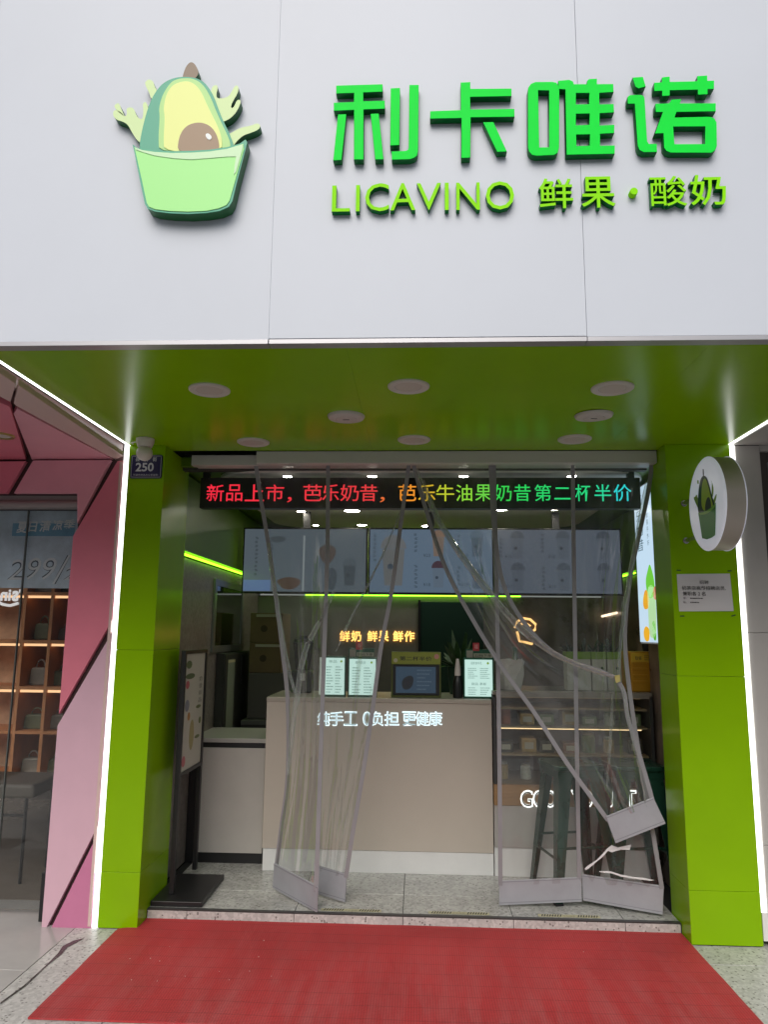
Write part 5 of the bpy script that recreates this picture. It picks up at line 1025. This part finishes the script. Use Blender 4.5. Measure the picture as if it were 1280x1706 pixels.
for ch, b in [('2', (-2.535, -2.444, 1.902, 2.029)), ('9', (-2.433, -2.349, 1.903, 2.04)), ('9', (-2.338, -2.251, 1.903, 2.041)), ('/', (-2.25, -2.186, 1.878, 2.056)), ('2', (-2.18, -2.105, 1.904, 1.982))]:
    o_ = text('digit_edge', ch, mat('poster_digit_edge', (.07, .09, .13), .5), po, b[0], b[1], b[2], b[3], .2038, bold=.02, shear=.22); text('digit', ch, mat('poster_digit', (.80, .83, .87), .5), o_, b[0], b[1], b[2], b[3], .2030, bold=-.006, shear=.22)
lg = thing('window_logo', 'white mirrored lettering with a smile stroke on the pink shop window', 'window sign', (-2.4, .172, 1.8))
M_sg = mat('white_sign_letters', (.75, .75, .74), .4, emit=(1, 1, .98), estr=.25)
for ch, b in [('n', (-2.55, -2.508, 1.772, 1.826)), ('i', (-2.501, -2.486, 1.772, 1.841)), ('s', (-2.478, -2.437, 1.769, 1.834)), ("'", (-2.436, -2.429, 1.82, 1.842))]: text('letter', ch, M_sg, lg, b[0], b[1], b[2], b[3], .170, .004, bold=.03, flip=True)
obj('smile_stroke', MB().tube([(-2.578, 0.172, 1.771), (-2.531, 0.172, 1.75), (-2.485, 0.172, 1.743), (-2.434, 0.172, 1.758)], .009, 8), M_sg, lg, smooth=True)
# shelf with bags
sy = 1.25
shl = thing('display_shelf', 'orange brown wooden display shelf seen through the pink shop window', 'shelf', (-2.6, sy, 0))
M_ow = mat('orange_wood', (.55, .23, .09), .5, var=.2, vscale=5)
SX0, SX1 = -2.9790, -2.5970
for x in (SX0 - .6, SX0, (SX0 + SX1) / 2 + .02, SX1): box('upright', M_ow, shl, x - .012, x + .012, sy, sy + .38, .5, 2.2)
for z in (.52, .84, 1.16, 1.50, 1.86, 2.18): box('shelf_board', M_ow, shl, SX0 - .588, SX1 - .012, sy + .001, sy + .38, z, z + .022)
box('shelf_back', mat('shelf_back', (.62, .40, .25), .6, var=.3), shl, SX0 - .588, SX1 + .012, sy + .381, sy + .39, .5, 2.2)
for z in (1.138, 1.478, 1.838): box('shelf_light', emis('shelf_warm_light', (1, .58, .30), .9), shl, SX0 - .5, SX1 - .05, sy + .02, sy + .035, z, z + .018)
bagc = [((.20, .18, .15), 'grey'), ((.30, .26, .20), 'beige'), ((.05, .04, .04), 'black'), ((.12, .13, .07), 'olive'), ((.28, .12, .06), 'tan'), ((.35, .33, .30), 'cream')]
for j, z in enumerate((.543, .863, 1.183, 1.523, 1.883)):
    for i, x in enumerate(((SX0 + (SX0 + SX1) / 2) / 2, ((SX0 + SX1) / 2 + SX1) / 2)):
        col, cn = bagc[(j * 2 + i * 3 + j) % 6]; w, h = random.uniform(.06, .085), random.uniform(.13, .2); yy = sy + .14
        t = thing('handbag', '%s handbag on the %s shelf board, %s bay, in pink shop window' % (cn, ('lowest', 'second lowest', 'middle', 'second highest', 'top')[j], ('left', 'right')[i]), 'handbag', (x, yy, z), 'bags on the pink shop shelf')
        obj('bag_body', MB().prism([(x - w, z + .001), (x + w, z + .001), (x + w * .86, z + h * .62), (x + w * .7, z + h * .7), (x - w * .7, z + h * .7), (x - w * .86, z + h * .62)], 'y', yy - .04, yy + .05), mat('bag_' + cn, col, .5, var=.2, vscale=15), t, bevel=.012)
        obj('bag_handle', MB().tube([(x + w * .5 * math.cos(a), yy, z + h * .68 + h * .32 * math.sin(a)) for a in [math.pi * q / 8 for q in range(9)]], .006, 6), mat('bag_' + cn, col, .5), t, smooth=True)
bn = thing('display_bench', 'dark padded bench on thin legs behind the pink shop window', 'bench', (-2.6, .9, 0))
BX0, BX1, BZ1 = -3.4, -2.4720, 0.6150
box('bench_top', mat('dark_pad', (.10, .085, .07), .5, var=.15), bn, BX0, BX1, .62, 1.05, BZ1 - .09, BZ1, .02)
for x in (BX1 - .06, BX1 - .55):
    for y_ in (.66, 1.0): obj('leg', MB().tube([(x, y_, .003), (x, y_, BZ1 - .091)], .011, 8), M_black, bn, smooth=True)
obj('stretcher', MB().tube([(BX1 - .55, .66, BZ1 - .2), (BX1 - .06, .66, BZ1 - .2)], .009, 8), M_black, bn, smooth=True)
gl_ = thing('recessed_lamp', 'small gold rimmed recessed lamp in the pink soffit', 'ceiling lamp', (-2.2140, -0.5350, 2.62))
obj('rim', MB().lathe([(.045, 2.619), (.045, 2.612), (.062, 2.610), (.064, 2.619)], (-2.2140, -0.5350, 0), n=24), mat('gold_rim', (.55, .42, .15), .3, metal=.8), gl_, smooth=True); obj('lamp_glass', MB().lathe([(.0001, 2.615), (.044, 2.615), (.044, 2.619)], (-2.2140, -0.5350, 0), n=24), M_pale, gl_)
fb = thing('door_stop_box', 'small black box on the floor at the foot of pink pillar', 'box', (-2.1, .12, 0)); box('box_body', M_black, fb, -2.10, -2.05, .06, .16, .003, .26, .004)
# right neighbour
gs = thing('grey_shop', 'neighbouring shopfront with plain beige grey cladding at right edge', 'shop', (2.2, 0, 0))
M_bg = mat('beige_grey_cladding', (.42, .40, .375), .4, var=.04)
for a, b in ((.012, .50), (.502, 1.62), (1.622, 2.695)): box('cladding_panel', M_bg, gs, 1.846, 1.985, .012, .20, a, b, .002)
box('soffit_panel', M_bg, gs, 1.832, 3.4, YF + .05, .011, 2.698, 2.73); box('skirting', M_trim, gs, 1.846, 1.985, .004, .0115, 0.001, .011)
M_fr = mat('bronze_window_frame', (.06, .05, .045), .4)
box('window_frame', M_fr, gs, 1.987, 2.03, .03, .12, 0, 2.66, .003); box('window_frame', M_fr, gs, 2.032, 3.4, .03, .12, 2.60, 2.66, .003)
box('frame_head', M_bg, gs, 1.987, 3.4, .013, .12, 2.662, 2.697); box('frame_lip', M_trim, gs, 2.032, 2.047, .02, .10, 0, 2.598)
box('window_glass', M_glass, gs, 2.048, 3.4, .07, .078, 0.02, 2.598); box('inner_wall', mat('dark_shop_wall', (.06, .05, .045), .6), gs, 1.99, 3.4, 1.2, 1.25, 0, 2.7)


# ------------------------------------------------------------------ across the street (mirrored faintly in film, glass and canopy)
op = thing('street_building', 'grey block of shops and flats across the street behind the viewer', 'building', (0, -24, 0))
box('wall', mat('far_render', (.22, .21, .20), .8, var=.15, vscale=.4), op, -45, 45, -34, -26, -.11, 9)
wm = MB()
for k in range(28):
    for j in range(2): wm.box(-44 + k * 3.2, -42.2 + k * 3.2, -26.0, -25.94, 4.2 + j * 2.9, 5.8 + j * 2.9)
obj('window', wm, mat('far_window', (.03, .035, .04), .1), op)
